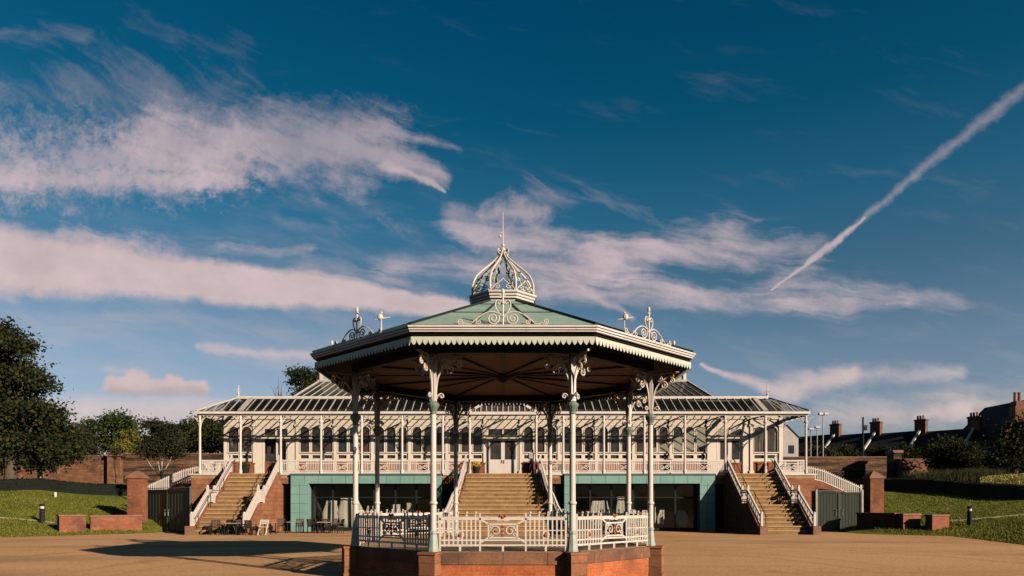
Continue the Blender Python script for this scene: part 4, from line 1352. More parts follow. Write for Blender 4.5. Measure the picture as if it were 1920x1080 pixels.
x0 = PX(20, 60)
big = outline([(p_ - 16, q_ + 6, r_ * .93) for p_, q_, r_ in [(-70, 640, 50), (-20, 630, 40), (15, 622, 34), (45, 650, 38), (68, 652, 26), (-60, 710, 70), (0, 700, 70), (60, 708, 44), (88, 722, 26), (-80, 790, 80), (-10, 780, 80), (60, 775, 58), (100, 775, 32), (112, 800, 26), (30, 840, 62), (90, 832, 40), (-60, 850, 70), (118, 842, 24), (10, 868, 30), (-35, 866, 34), (60, 862, 26), (100, 866, 18)]], 60, x0, tz)
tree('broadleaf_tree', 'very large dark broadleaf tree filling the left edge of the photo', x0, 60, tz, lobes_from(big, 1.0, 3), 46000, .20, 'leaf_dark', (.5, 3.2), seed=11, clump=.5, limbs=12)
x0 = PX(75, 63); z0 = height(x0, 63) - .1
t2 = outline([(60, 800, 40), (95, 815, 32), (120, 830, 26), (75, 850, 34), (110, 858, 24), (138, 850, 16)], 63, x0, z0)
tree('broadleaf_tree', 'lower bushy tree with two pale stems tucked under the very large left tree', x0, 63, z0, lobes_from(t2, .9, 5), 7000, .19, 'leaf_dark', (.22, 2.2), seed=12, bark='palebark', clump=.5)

BG = 'trees behind the left garden wall'


def bgtree(label, cx, y, pl, n, size, material, seed, trunk=(.25, 2.5), bark='trunk', group=BG, name='background_tree', clump=.5):
    x = PX(cx, y); z = 4.0
    if y < 75: z = height(x, y) - .05
    tree(name, label, x, y, z, lobes_from(outline(pl, y, x, z), .9, seed), n, size, material, trunk, group, seed, bark, clump)


bgtree('rounded dark green tree behind the wall, left of the yellow-green one', 212, 96, [(180, 808, 24), (212, 800, 28), (245, 806, 22), (190, 835, 30), (230, 835, 30), (165, 830, 18), (258, 832, 16), (212, 790, 18)], 9000, .24, 'leaf_mid', 21, clump=.6)
bgtree('yellow-green small tree standing out in front of the rounded dark tree', 243, 86, [(243, 828, 16), (236, 842, 14), (252, 842, 14), (243, 815, 9)], 3000, .17, 'leaf_yellow', 22, (.12, 2), clump=.35)
bgtree('round-headed small tree with a forked pale trunk left of the conservatory', 302, 62, [(302, 815, 24), (280, 835, 22), (322, 835, 20), (300, 848, 26), (290, 800, 14), (315, 806, 14), (275, 850, 14), (328, 850, 13)], 9000, .13, 'leaf_purple', 23, (.11, 1.9), 'palebark', None, 'round_headed_tree', .34)
bgtree('mixed olive trees close to the left end of the veranda', 372, 100, [(345, 815, 20), (368, 808, 22), (392, 805, 24), (355, 835, 22), (385, 835, 24), (410, 825, 24), (405, 800, 20)], 8000, .25, 'leaf_mid', 24, clump=.6)
bgtree('dark tree behind the veranda corner, seen between its white posts', 430, 92, [(395, 815, 22), (425, 810, 26), (400, 840, 24), (440, 838, 24)], 5000, .24, 'leaf_dark', 25, clump=.6)
bgtree('olive thicket tree between the large left tree and the rounded tree', 145, 90, [(128, 815, 22), (150, 828, 22), (140, 845, 24), (160, 848, 18)], 5000, .22, 'leaf_purple', 26, clump=.55)
bgtree('reddish brown shrub beside the gate pillar of the left garden wall', 218, 79, [(214, 850, 9), (222, 856, 8)], 800, .12, 'leaf_purple', 27, (.06, .8), clump=.25, name='shrub', group=None)
bgtree('tree top showing above the glass roof left of the bandstand', 570, 84, [(560, 705, 16), (580, 700, 15), (572, 718, 20), (592, 712, 14), (552, 718, 10), (575, 745, 22)], 4200, .19, 'leaf_dark', 28, (.3, 8), group=None, clump=.42)
# bare twigs beside it
T = empty('bare_tree', (PX(525, 80), 80, 4), 'thin bare-twigged tree top behind the left glass roof', 'tree')
m = MB(); b = Vector((PX(525, 80), 80, 4)); m.tube([b, b + Vector((0, 0, 8.5)), b + Vector((.1, 0, 10.5))], [.15, .1, .04], 6)
m.build('trunk', 'trunk', T)
for i in range(6):
    m = MB(); rr = random.Random(40 + i); e = b + Vector((rr.uniform(-1.1, 1.1), rr.uniform(-.4, .4), rr.uniform(11.0, 12.6))); s_ = b + Vector((0, 0, rr.uniform(7.5, 9.8)))
    m.tube([s_, s_.lerp(e, .5) + Vector((rr.uniform(-.2, .2), 0, 0)), e], [.05, .04, .015], 5); m.build('branch', 'trunk', T)

RG = 'dark trees and shrubs before the terraced houses'
bgtree('wide dark shrub mass left of centre before the terraced houses', 1765, 74, [(1745, 850, 22), (1775, 842, 26), (1800, 850, 24), (1760, 870, 24), (1790, 872, 24)], 6000, .17, 'leaf_dark', 31, (.15, 1.2), group=RG, name='dark_shrub', clump=.45)
bgtree('tall dark tree at the right edge of the photo', 1905, 66, [(1885, 842, 26), (1912, 828, 34), (1940, 815, 50), (1890, 875, 28), (1920, 872, 36), (1960, 850, 50), (1868, 868, 22)], 10000, .17, 'leaf_dark', 32, (.25, 1.6), group=RG, clump=.48)
bgtree('dark shrub between the wide shrub mass and the right-edge tree', 1835, 76, [(1822, 868, 20), (1845, 864, 20), (1835, 880, 18)], 3500, .16, 'leaf_purple', 33, (.12, 1.0), group=RG, name='dark_shrub', clump=.4)
for i, (cx, cy, r, dep, lab) in enumerate(((1540, 856, 15, 98, 'low dark bush behind the right wall by the floodlight pole'), (1580, 857, 14, 104, 'low dark bush under the first chimney from the left'), (1660, 858, 14, 104, 'low dark bush right of the telegraph pole'), (1706, 856, 16, 98, 'low dark bush under the third chimney from the left'))):
    bgtree(lab, cx, dep, [(cx - r, cy, r), (cx, cy - 4, r * 1.1), (cx + r, cy + 2, r)], 2200, .22, 'leaf_dark', 50 + i, (.12, 1.0), group='low bushes behind the right garden wall', name='bush', clump=.5)

# ------------------------------------------------------------------ hedges along the top of the lawns
def hedge(label, pts, w, h, name='hedge', leaf='leaf_hedge'):
    o = empty(name, (*pts[0], height(*pts[0])), label, 'hedge')
    m = MB(); P = []
    for (a, b) in zip(pts[:-1], pts[1:]):
        n = max(2, int(math.dist(a, b) / 1.5))
        for i in range(n): P.append((a[0] + (b[0] - a[0]) * i / n, a[1] + (b[1] - a[1]) * i / n))
    P.append(pts[-1])
    vs = []
    for i, p in enumerate(P):
        q = P[min(i + 1, len(P) - 1)]; r = P[max(i - 1, 0)]; d = Vector((q[0] - r[0], q[1] - r[1], 0)).normalized(); nn = Vector((-d.y, d.x, 0)) * (w / 2)
        z = height(*p)
        vs += [Vector((*p, z - .3)) - nn, Vector((*p, z + h * .9)) - nn, Vector((*p, z + h)) - nn * .7, Vector((*p, z + h)) + nn * .7, Vector((*p, z + h * .9)) + nn, Vector((*p, z - .3)) + nn]
    K = len(P); fs = [(5, 4, 3, 2, 1, 0), tuple(range((K - 1) * 6, K * 6))]
    for i in range(K - 1):
        for j in range(6): fs.append((i * 6 + j, i * 6 + (j + 1) % 6, (i + 1) * 6 + (j + 1) % 6, (i + 1) * 6 + j))
    m.add(vs, fs); m.build('hedge_body', 'hedge', o)
    rg = np.random.default_rng(5); pts_ = []
    for (a, b) in zip(P[:-1], P[1:]):
        d = Vector((b[0] - a[0], b[1] - a[1], 0)); nn = Vector((-d.y, d.x, 0)).normalized() * (w / 2)
        for _ in range(int(d.length * 170)):
            t = rg.random(); z = height(a[0], a[1]) * (1 - t) + height(b[0], b[1]) * t
            side = rg.random(); s_ = rg.uniform(-1, 1) if side > .55 else rg.choice([-1, 1])
            hh = h if side > .55 else rg.uniform(0, h)
            pts_.append((a[0] + d.x * t + nn.x * s_, a[1] + d.y * t + nn.y * s_, z + hh + rg.normal() * .03))
    leaf_mesh('hedge_leaf', np.array(pts_), .085, leaf, o, 9)
    o.children[-1]['kind'] = 'stuff'


hedge('long low dark clipped hedge along the top of the left lawn', [(-58, 57), (PX(0, 57.5), 57.5), (PX(130, 58.5), 58.5), (PX(262, 60), 60)], 1.2, .80)
hedge('long low dark clipped hedge curving along the top of the right lawn', [(PX(1640, 62), 62), (PX(1750, 58), 58), (PX(1850, 54), 54), (PX(1920, 51), 51), (47, 44)], 1.2, .95)

# ornamental grasses and flower bed behind the right hedge
def blades(name, label, cat, spots, n, h, material, w=.03, kind='stuff'):
    rg = np.random.default_rng(77); vs = []; fs = []
    for (x, y, r) in spots:
        for _ in range(n):
            a = rg.uniform(0, 6.28); rr = r * math.sqrt(rg.random()); bx, by = x + rr * math.cos(a), y + rr * math.sin(a) * .6
            z = height(bx, by) - .05; lean = rg.normal(size=2) * .22; hh = h * rg.uniform(.5, 1.15); t = rg.uniform(0, 3.14); ux, uy = math.cos(t) * w, math.sin(t) * w
            k = len(vs)
            vs += [(bx - ux, by - uy, z), (bx + ux, by + uy, z), (bx + lean[0] * .5 * hh + ux * .7, by + lean[1] * .5 * hh + uy * .7, z + hh * .6), (bx + lean[0] * .5 * hh - ux * .7, by + lean[1] * .5 * hh - uy * .7, z + hh * .6), (bx + lean[0] * hh * 1.2, by + lean[1] * hh * 1.2, z + hh)]
            fs += [(k, k + 1, k + 2, k + 3), (k + 3, k + 2, k + 4)]
    m = MB(); m.add(vs, fs); o = m.build(name, material); tag(o, label, cat, kind=kind); return o


blades('ornamental_grass', 'tall feathery ornamental grass in the border above the right hedge', 'grass', [(PX(p, 64), 64 + (p % 3) * .5, 1.0) for p in range(1720, 1880, 12)], 330, 1.35, 'leaf_grass', .02)
pts_ = []
rg = np.random.default_rng(3)
for _ in range(5200):
    p = rg.uniform(1838, 1935); y = rg.uniform(54.5, 57.5); x = PX(p, y); pts_.append((x, y, height(x, y) + rg.uniform(.35, .98) ** 1.0))
fo = leaf_mesh('flower_bed', np.array(pts_), .085, 'flower', None, 4); tag(fo, 'bed of pale yellow flowers behind the hedge at the right edge', 'flower bed', kind='stuff')

# fine grass at the front of both lawns
def turf():
    rg = np.random.default_rng(12); vs = []; fs = []
    N = 0
    while N < 52000:
        if rg.random() < .5: x, y = rg.uniform(-44, -24.2), rg.uniform(39.5, 57)
        else: x, y = rg.uniform(24.5, 40), rg.uniform(30, 58)
        d = pdist(x, y)
        if d < .03 or (d > 6 and rg.random() < .55): continue
        if abs(x) < 25.6 and y > 48.5: continue
        z = height(x, y) - .03; h = rg.uniform(.05, .13); t = rg.uniform(0, 3.14); w = .035; l = rg.normal(size=2) * .05; k = len(vs)
        vs += [(x - math.cos(t) * w, y - math.sin(t) * w, z), (x + math.cos(t) * w, y + math.sin(t) * w, z), (x + l[0], y + l[1], z + h)]
        fs.append((k, k + 1, k + 2)); N += 1
    m = MB(); m.add(vs, fs); o = m.build('lawn_grass', 'leaf_grass2'); tag(o, 'short mown grass growing on both lawns', 'grass', kind='stuff')


M['leaf_grass2'] = leafmat('mown_grass_blades', [(.2, (.07, .095, .015)), (.5, (.18, .195, .03)), (.8, (.28, .25, .055))])
turf()

# ------------------------------------------------------------------ brick walls, piers, gates
def wallbox(name, label, a, b, t, z0, z1, material, cat, cope=None, group=None, capover=.05, caph=.1):
    a, b = Vector((*a, 0)), Vector((*b, 0)); c = (a + b) / 2
    o = empty(name, (c.x, c.y, z0), label, cat, group)
    m = MB(); d = (b - a).normalized(); n = Vector((-d.y, d.x, 0)) * (t / 2)
    m.prism([a - n + Vector((0, 0, z0)), b - n + Vector((0, 0, z0)), b + n + Vector((0, 0, z0)), a + n + Vector((0, 0, z0))], (0, 0, z1 - z0)); m.build('brickwork', material, o)
    if cope:
        m = MB(); n2 = n * (1 + 2 * capover / t); e = d * capover
        m.prism([a - n2 - e + Vector((0, 0, z1)), b - n2 + e + Vector((0, 0, z1)), b + n2 + e + Vector((0, 0, z1)), a + n2 - e + Vector((0, 0, z1))], (0, 0, caph)); m.build('coping', cope, o)
    return o


wallbox('low_wall', 'low red brick retaining wall at the edge of the left lawn, nearer the bollard', (-27.75, 44.0), (-26.75, 45.1), .45, -.1, 1.16, 'redbrick', 'wall', 'coping')
wallbox('low_wall', 'low red brick retaining wall standing out in front of the left gate pier', (-26.7, 45.6), (-24.3, 47.4), .45, -.1, 1.1, 'redbrick', 'wall', 'coping')
wallbox('low_wall', 'low red brick wall block nearest the right gate pier, in half shade', (25.75, 45.7), (27.05, 46.0), .5, -.1, 1.22, 'redbrick', 'wall', 'coping')
wallbox('low_wall', 'low red brick wall block sinking into the right lawn grass', (27.0, 44.7), (28.3, 45.1), .5, -.1, 1.16, 'redbrick', 'wall', 'coping')
wallbox('low_wall', 'low shaded brick wall between the right gate and the half shaded block', (24.3, 48.2), (25.7, 46.1), .4, -.1, 1.25, 'redbrick', 'wall', 'coping')


def pier(x, y, w, h, label):
    o = empty('brick_pier', (x, y, 0), label, 'pier', 'brick piers beside the service gates')
    m = MB(); m.box((x - w / 2, y - w / 2, -.1), (x + w / 2, y + w / 2, h)); m.box((x - w / 2 - .05, y - w / 2 - .05, -.1), (x + w / 2 + .05, y + w / 2 + .05, .35)); m.build('shaft', 'redbrick', o)
    m = MB(); m.box((x - w / 2 - .08, y - w / 2 - .08, h), (x + w / 2 + .08, y + w / 2 + .08, h + .15))
    m.lathe([((w / 2 + .06) * 1.414, h + .15), (.08, h + .55)], 4, (x, y, 0), R(45)); m.build('cap', 'coping', o)


pier(PX(258, 49.6), 49.6, .95, 3.72, 'tall red brick pier with pyramid cap beside the left dark gate')
pier(PX(1638, 50.2), 50.2, .95, 3.72, 'tall red brick pier with pyramid cap beside the right green gate')


def gate(label, a, b, z, leaves):
    o = empty('service_gate', (*a, 0), label, 'gate')
    A, Bv = Vector((*a, 0)), Vector((*b, 0)); d = (Bv - A).normalized(); L = (Bv - A).length; n = Vector((-d.y, d.x, 0))
    for i in range(leaves):
        p = A + d * (L * i / leaves + .03); q = A + d * (L * (i + 1) / leaves - .03)
        m = MB(); nb = 14
        for j in range(nb):
            u = p.lerp(q, j / nb); w = p.lerp(q, (j + .93) / nb); off = n * (.012 if j % 2 else 0)
            m.prism([u + off + Vector((0, 0, .08)), w + off + Vector((0, 0, .08)), w + off + n * .04 + Vector((0, 0, .08)), u + off + n * .04 + Vector((0, 0, .08))], (0, 0, z - .16))
        lf = m.build('gate_leaf', 'gate', o)
        m = MB()
        for zz in (.1, z - .1): m.bar(p + Vector((0, 0, zz)), q + Vector((0, 0, zz)), .09, .10)
        for e in (p, q): m.bar(e + Vector((0, 0, .04)), e + Vector((0, 0, z - .04)), .08)
        m.build('gate_frame', 'gate', lf)
        m = MB(); e = (q if i == 0 else p) + d * (-.18 if i == 0 else .18) - n * .06; m.tube([e + Vector((0, 0, 1.1)), e + Vector((0, 0, 1.4))], .025, 6); m.ball(e + Vector((0, 0, 1.5)), .05); m.build('handle', 'steel', lf)
    for e in (A - d * .06, Bv + d * .06):
        m = MB(); m.bar(e + Vector((0, 0, -.05)), e + Vector((0, 0, z + .12)), .12); m.build('gate_post', 'steel', o)
    m = MB(); m.bar(A + Vector((0, 0, z + .04)), A.lerp(Bv, .999) + Vector((0, 0, z + .04)), .06, .05); m.build('top_rail', 'steel', o)


gate('wide dark double gate in shade between the left pier and the left stairs', (PX(274, 51), 51), (PX(357, 47.4), 47.4), 3.0, 2)
gate('dark green boarded double gate right of the right stairs', (22.02, 49.4), (24.9, 49.0), 2.80, 2)

# old garden walls at the back
wallbox('garden_wall', 'sunlit old brick garden wall behind the left lawn, left of its pillar', (PX(-420, 84), 84), (PX(206, 80), 80), .6, 3.2, PZ(856, 80), 'oldbrick', 'wall', 'coping')
wallbox('garden_wall', 'weathered dark streaked garden wall between its pillar and the conservatory', (PX(232, 80), 80), (PX(470, 80), 80), .6, 3.2, PZ(852, 80), 'streakwall', 'wall', 'coping')
wallbox('wall_pillar', 'brick pillar breaking the old garden wall left of the round-headed tree', (PX(207, 79.7), 79.7), (PX(231, 79.7), 79.7), 1.3, 3.2, PZ(856, 79.7), 'oldbrick', 'pillar', 'coping', capover=.12, caph=.3)
wallbox('garden_wall', 'garden wall with painted-in ivy and tree shade streaks right of the conservatory', (PX(1430, 82), 82), (PX(1668, 82), 82), .6, 3.2, PZ(858, 82), 'streakwall', 'wall', 'coping')
wallbox('wall_pillar', 'shaded brick pillar at the end of the right garden wall', (PX(1669, 79), 79), (PX(1684, 79), 79), 1.4, 3.2, PZ(850, 79), 'streakwall', 'pillar', 'coping', capover=.12, caph=.3)
wallbox('garden_wall', 'short brighter brick garden wall behind the ornamental grass', (PX(1685, 78), 78), (PX(1750, 78), 78), .6, 3.2, PZ(862, 78), 'housebrick', 'wall', 'coping')

# ------------------------------------------------------------------ houses
def house(label, c, ang, w, dp, ez, rz, chim=True, mat_='houserender', group='terraced houses on the right', gable=False, z0=3.8, name='terraced_house', parapet=True):
    """c: front-left corner on the ground line, ang: direction of the row"""
    X = Matrix.Translation((c[0], c[1], 0)) @ Matrix.Rotation(ang, 4, 'Z')
    o = empty(name, (c[0], c[1], z0), label, 'house', group)
    m = MB(); g = .02
    prof = [(0, z0), (dp, z0), (dp, ez), (dp / 2, rz - .12), (0, ez)]
    m.prism([(g, y, z) for y, z in prof], (w - 2 * g, 0, 0), X); m.build('wall', mat_, o)
    m = MB(); sl = (rz - ez) / (dp / 2)
    ov_ = .3
    m.prism([(g, -ov_, ez - sl * ov_), (g, dp / 2, rz), (g, dp + ov_, ez - sl * ov_), (g, dp + ov_, ez - sl * ov_ + .14), (g, dp / 2, rz + .15), (g, -ov_, ez - sl * ov_ + .14)], (w - 2 * g, 0, 0), X)
    rf = m.build('roof', 'slate', o)
    if parapet:
        m = MB(); m.prism([(w - .16, -.25, ez - sl * .25 + .15), (w - .16, dp / 2 - .25, rz + .05), (w - .16, dp / 2 - .25, rz + .32), (w - .16, -.25, ez - sl * .25 + .42)], (.3, 0, 0), X); m.build('verge', 'white', rf)
    if chim:
        m = MB(); cx, cy = w, dp / 2
        m.box((cx - .75, cy - .42, rz - .6), (cx + .75, cy + .42, rz + 1.75), X); m.box((cx - .85, cy - .5, rz + 1.5), (cx + .85, cy + .5, rz + 1.68), X)
        ch = m.build('chimney', 'housebrick', rf)
        m = MB()
        for q in (-.45, -.1, .3): m.lathe([(.15, rz + 1.75), (.13, rz + 2.25), (.16, rz + 2.3)], 8, X @ Vector((cx + q, cy, 0)))
        m.build('chimney_pot', 'pot', ch)
    for wx in (w * .22, w * .68):
        m = MB(); m.box((wx, -.05, ez - 1.9), (wx + 1.1, .05, ez - .5), X); f = m.build('window', 'white', o)
        m = MB(); m.box((wx + .1, -.07, ez - 1.8), (wx + 1.0, -.05, ez - .6), X); m.build('pane', 'glass', f)
    m = MB(); m.box((w * .48, -.05, z0), (w * .48 + .9, .05, z0 + 2.1), X); m.build('door', 'gate', o)


p0, p1 = Vector((50, 118)), Vector((68, 94)); dv = (p1 - p0); ang = math.atan2(dv.y, dv.x); L = dv.length
nrm = Vector((math.sin(ang), -math.cos(ang)))
ts = [-.03, .194, .406, .62, .85, 1.08]
labs = ['terraced house with slate roof furthest left, beside the floodlight pole', 'terraced house with slate roof between first and second chimneys from the left', 'terraced house with slate roof between second and third chimneys, right of the telegraph pole',
        'terraced house with slate roof between the third and fourth chimneys from the left', 'terraced house with pale front wall showing, right of the fourth chimney']
for i in range(5):
    q = p0 + dv * ts[i] + nrm * 3.6
    w = L * (ts[i + 1] - ts[i]); rz = 12.95 - .24 * i
    house(labs[i], (q.x, q.y), ang, w, 7.2, rz - 2.7, rz, chim=i < 4)
house('taller dark gabled house with tall chimney at the right edge of the photo', (PX(1893, 93), 93), R(75), 9, 8.0, PZ(808, 93), PZ(752, 93), chim=False, mat_='housebrick', group=None, name='gabled_house', parapet=False) if False else None


def gable_house():
    y = 92; xa = PX(1884, y); o = empty('gabled_house', (xa + 4, y, 3.8), 'taller dark gabled house with tall chimney stack at the right edge of the photo', 'house')
    ez, rz, w, dp = PZ(808, y), PZ(748, y), 8.6, 10
    m = MB(); m.prism([(xa, y, 3.8), (xa + w, y, 3.8), (xa + w, y, ez), (xa + w / 2, y, rz), (xa, y, ez)], (0, dp, 0)); m.build('wall', 'housebrick', o)
    m = MB(); sl = (rz - ez) / (w / 2)
    m.prism([(xa - .3, y - .15, ez - sl * .3), (xa + w / 2, y - .15, rz), (xa + w + .3, y - .15, ez - sl * .3), (xa + w + .3, y - .15, ez - sl * .3 + .2), (xa + w / 2, y - .15, rz + .22), (xa - .3, y - .15, ez - sl * .3 + .2)], (0, dp + .3, 0)); rf = m.build('roof', 'slate', o)
    cx = PX(1912, y); m = MB(); m.box((cx - .75, y - .25, ez), (cx + .75, y + .9, PZ(762, y))); m.box((cx - .6, y - .2, PZ(762, y)), (cx + .6, y + .8, PZ(752, y))); ch = m.build('chimney', 'housebrick', rf)
    m = MB()
    for q in (-.4, .15): m.lathe([(.2, PZ(752, y)), (.17, PZ(738, y)), (.21, PZ(735, y))], 8, (cx + q, y + .3, 0))
    m.build('chimney_pot', 'pot', ch)
    m = MB(); m.box((xa + 3.4, y - .05, ez - 2), (xa + 4.6, y + .02, ez - .4)); m.build('window', 'white', o)


gable_house()


def white_house():
    y = 112; xa, xb = PX(1455, y), PX(1497, y); o = empty('white_house', ((xa + xb) / 2, y, 3.8), 'small white rendered house seen just past the right end of the veranda', 'house')
    ez, rz = PZ(822, y), PZ(797, y)
    m = MB(); xm = xa + (xb - xa) * .45; m.prism([(xa, y, 3.8), (xb, y, 3.8), (xb, y, ez), (xm, y, rz), (xa, y, ez)], (0, 7, 0)); m.build('wall', 'houserender', o)
    m = MB(); m.prism([(xa - .2, y - .1, ez), (xm, y - .1, rz), (xb + .25, y - .1, ez - .1), (xb + .25, y - .1, ez + .12), (xm, y - .1, rz + .22), (xa - .2, y - .1, ez + .22)], (0, 7.2, 0)); m.build('roof', 'slate', o)
    for z in (ez - 2.4,): m = MB(); m.box((xb - 1.6, y - .04, z), (xb - .7, y + .03, z + 1.3)); m.build('window', 'darkiron', o)


white_house()
house('low brown-roofed house half hidden by trees left of the conservatory', (PX(283, 118), 118), 0, 6.2, 7, PZ(812, 118), PZ(795, 120), chim=False, mat_='housebrick', group=None, name='distant_house', parapet=False)

# ------------------------------------------------------------------ poles, bollards
def floodlight():
    y = 96; x = PX(1543, y); o = empty('floodlight_pole', (x, y, 3.9), 'tall floodlight mast with pale twin lamps right of the conservatory', 'floodlight')
    z1 = PZ(778, y); m = MB(); m.tube([(x, y, 3.8), (x, y, z1)], [.11, .07], 8); m.bar((x - .5, y, z1), (x + .5, y, z1), .08); m.build('mast', 'steel', o)
    for q in (-.35, .35): m = MB(); m.box((x + q - .28, y - .3, z1 - .02), (x + q + .28, y + .2, z1 + .28)); m.build('lamp_head', 'white', o, bevel=.03)


floodlight()
for px, top, lab in ((1520, 806, 'slim lamp post with small head nearest the veranda corner post'), (1532, 803, 'slim lamp post with small head between the other post and the floodlight mast')):
    y = 90; x = PX(px, y); o = empty('lamp_post', (x, y, 3.9), lab, 'lamp post', 'slim lamp posts right of the veranda')
    m = MB(); z1 = PZ(top, y); m.tube([(x, y, 3.8), (x, y, z1)], [.09, .06], 8); m.build('post', 'steel', o)
    m = MB(); m.box((x - .3, y - .3, z1), (x + .3, y + .2, z1 + .2)); m.build('lamp_head', 'white', o, bevel=.03)
y = 100; x = PX(1618, y); o = empty('telegraph_pole', (x, y, 3.9), 'dark wooden telegraph pole standing before the terraced houses', 'telegraph pole')
m = MB(); z1 = PZ(782, y); m.tube([(x, y, 3.8), (x, y, z1)], [.16, .12], 8); m.build('pole', 'darkiron', o)
m = MB(); m.bar((x - .1, y, z1 - 1.2), (x + .7, y, z1 - 1.2), .12); m.box((x + .15, y - .15, z1 - 1.9), (x + .55, y + .15, z1 - 1.3)); m.build('crossarm', 'darkiron', o)

for px, py0, py1, y, lab in ((79, 945, 981, 45.9, 'black bollard light on the left lawn'), (1818, 952, 988, 45.0, 'black bollard light on the right lawn')):
    x = PX(px, y); z0 = height(x, y) - .04; h = (py1 - py0) * y / 1322
    o = empty('bollard', (x, y, z0), lab, 'bollard', 'bollard lights on the lawns')
    m = MB(); m.lathe([(.15, 0), (.15, h * .74), (.13, h * .75)], 12, (x, y, z0)); m.build('post', 'darkiron', o)
    m = MB(); m.lathe([(.12, h * .75), (.12, h * .88)], 12, (x, y, z0)); m.build('lens', 'white', o)
    m = MB(); m.lathe([(.16, h * .88), (.16, h * .95), (.10, h)], 12, (x, y, z0)); m.build('cap', 'darkiron', o)
x, y = PX(104, 55.5), 55.5; o = empty('marker_post', (x, y, height(x, y)), 'tiny white marker post at the top of the left lawn', 'marker post')
m = MB(); m.lathe([(.10, -.1), (.10, .30), (.05, .36)], 8, (x, y, height(x, y))); m.build('post', 'white', o)

# ------------------------------------------------------------------ café tables and chairs
def make_chair(label):
    o = empty('cafe_chair', (0, 0, 0), label, 'chair', 'brown café chairs before the pavilion')
    m = MB(); m.box((-.24, -.23, .43), (.24, .23, .48)); m.build('seat', 'chairbrown', o)
    m = MB()
    for q in range(7): m.bar((-.22 + q * .073, .23, .48), (-.22 + q * .073, .29, .92), .05, .02)
    m.bar((-.25, .29, .92), (.25, .29, .92), .05, .05); m.build('backrest', 'chairbrown', o)
    for sx in (-.23, .23):
        for sy in (-.21, .22):
            m = MB(); m.bar((sx, sy, 0), (sx, sy, .66 if sy < 0 else .9), .045); m.build('leg', 'darkiron', o)
        m = MB(); m.bar((sx, -.23, .66), (sx, .26, .68), .05, .035); m.build('armrest', 'chairbrown', o)
    return o


def make_table(label):
    o = empty('cafe_table', (0, 0, 0), label, 'table', 'café tables before the pavilion')
    m = MB(); m.box((-.42, -.42, .72), (.42, .42, .755)); m.build('tabletop', 'tabletop', o)
    for sx in (-.36, .36):
        for sy in (-.36, .36):
            m = MB(); m.bar((sx, sy, 0), (sx, sy, .72), .05); m.build('leg', 'darkiron', o)
    return o


def dup(o, loc, rz, label):
    c = copy(o, None, loc, rz); c['label'] = label; return c


ch0 = tb0 = None
chairs = [(426, 44.2, -20, 'brown café chair tucked close to the table furthest left'),
          (562, 47.2, 200, 'brown café chair right against the left teal pillar'),
          (598, 47.3, 120, 'brown café chair behind the table before the left shopfront'),
          (403, 43.9, 10, 'brown café chair furthest left, in front of the left stairs'),
          (470, 43.6, 160, 'brown café chair in shade at the foot of the left stairs, facing the first table'),
          (452, 44.1, 60, 'brown café chair behind the first table'),
          (528, 46.8, 20, 'brown café chair beside the dark doorway and the white folding chair'),
          (586, 46.6, 70, 'brown café chair turned sideways nearest the left teal pillar'),
          (612, 46.9, 175, 'brown café chair with its back to the glass before the left shopfront'),
          (636, 46.4, -60, 'brown café chair half hidden by the bandstand column'),
          (628, 47.3, 0, 'brown café chair closest to the shopfront glass'),
          (700, 47.0, 30, 'brown café chair seen through the left bandstand railing'),
          (745, 46.8, -30, 'brown café chair seen further right through the left bandstand railing')]
for px, y, rz, lab in chairs:
    loc = (PX(px, y), y, 0)
    if ch0 is None: ch0 = make_chair(lab); ch0.location = loc; ch0.rotation_euler = (0, 0, R(rz))
    else: dup(ch0, loc, R(rz), lab)
for px, y, rz, lab in ((435, 43.8, 8, 'square café table furthest left, before the left stairs'), (502, 45.0, -6, 'square café table before the brick side of the left stairs'), (552, 46.9, 4, 'square café table before the dark doorway and teal pillar'), (607, 46.3, 12, 'square café table before the left shopfront glass'), (722, 46.6, 0, 'square café table seen through the left bandstand railing')):
    loc = (PX(px, y), y, 0)
    if tb0 is None: tb0 = make_table(lab); tb0.location = loc; tb0.rotation_euler = (0, 0, R(rz))
    else: dup(tb0, loc, R(rz), lab)
x, y = PX(494, 43.9), 43.9
o = empty('folding_chair', (x, y, 0), 'white wooden folding chair with crossed legs among the brown café chairs', 'chair')
m = MB()
for q in range(5): m.box((x - .24, y - .22 + q * .09, .50), (x + .24, y - .15 + q * .09, .53))
m.build('seat', 'white', o)
for sx in (-.24, .24):
    for a, b in (((-.32, 0), (.26, .95)), ((.30, 0), (-.24, .55))):
        m = MB(); m.bar((x + sx * (1 if a[0] < 0 else .85), y + a[0], a[1]), (x + sx * (1 if a[0] < 0 else .85), y + b[0], b[1]), .055, .04); m.build('leg', 'white', o)
m = MB()
for z in (.72, .83, .92): m.bar((x - .24, y + .12 + (z - .7) * .6, z), (x + .24, y + .12 + (z - .7) * .6, z), .03, .075)
m.build('backrest', 'white', o)

# planters and tubs on the terrace
def tub(x, y, label, bloom, r=.26):
    o = empty('planter', (x, y, FL), label, 'planter')
    m = MB(); m.lathe([(r * .75, 0), (r, .40), (r * 1.08, .42), (r * 1.08, .48), (r * .9, .48)], 12, (x, y, FL)); m.build('tub', 'darkiron', o)
    rg = np.random.default_rng(int(abs(x) * 10)); q = rg.normal(size=(260, 3)) * np.array([r * .55, r * .55, .11]) + np.array([x, y, FL + .62]); leaf_mesh('plant', q, .07, bloom, o, 8)


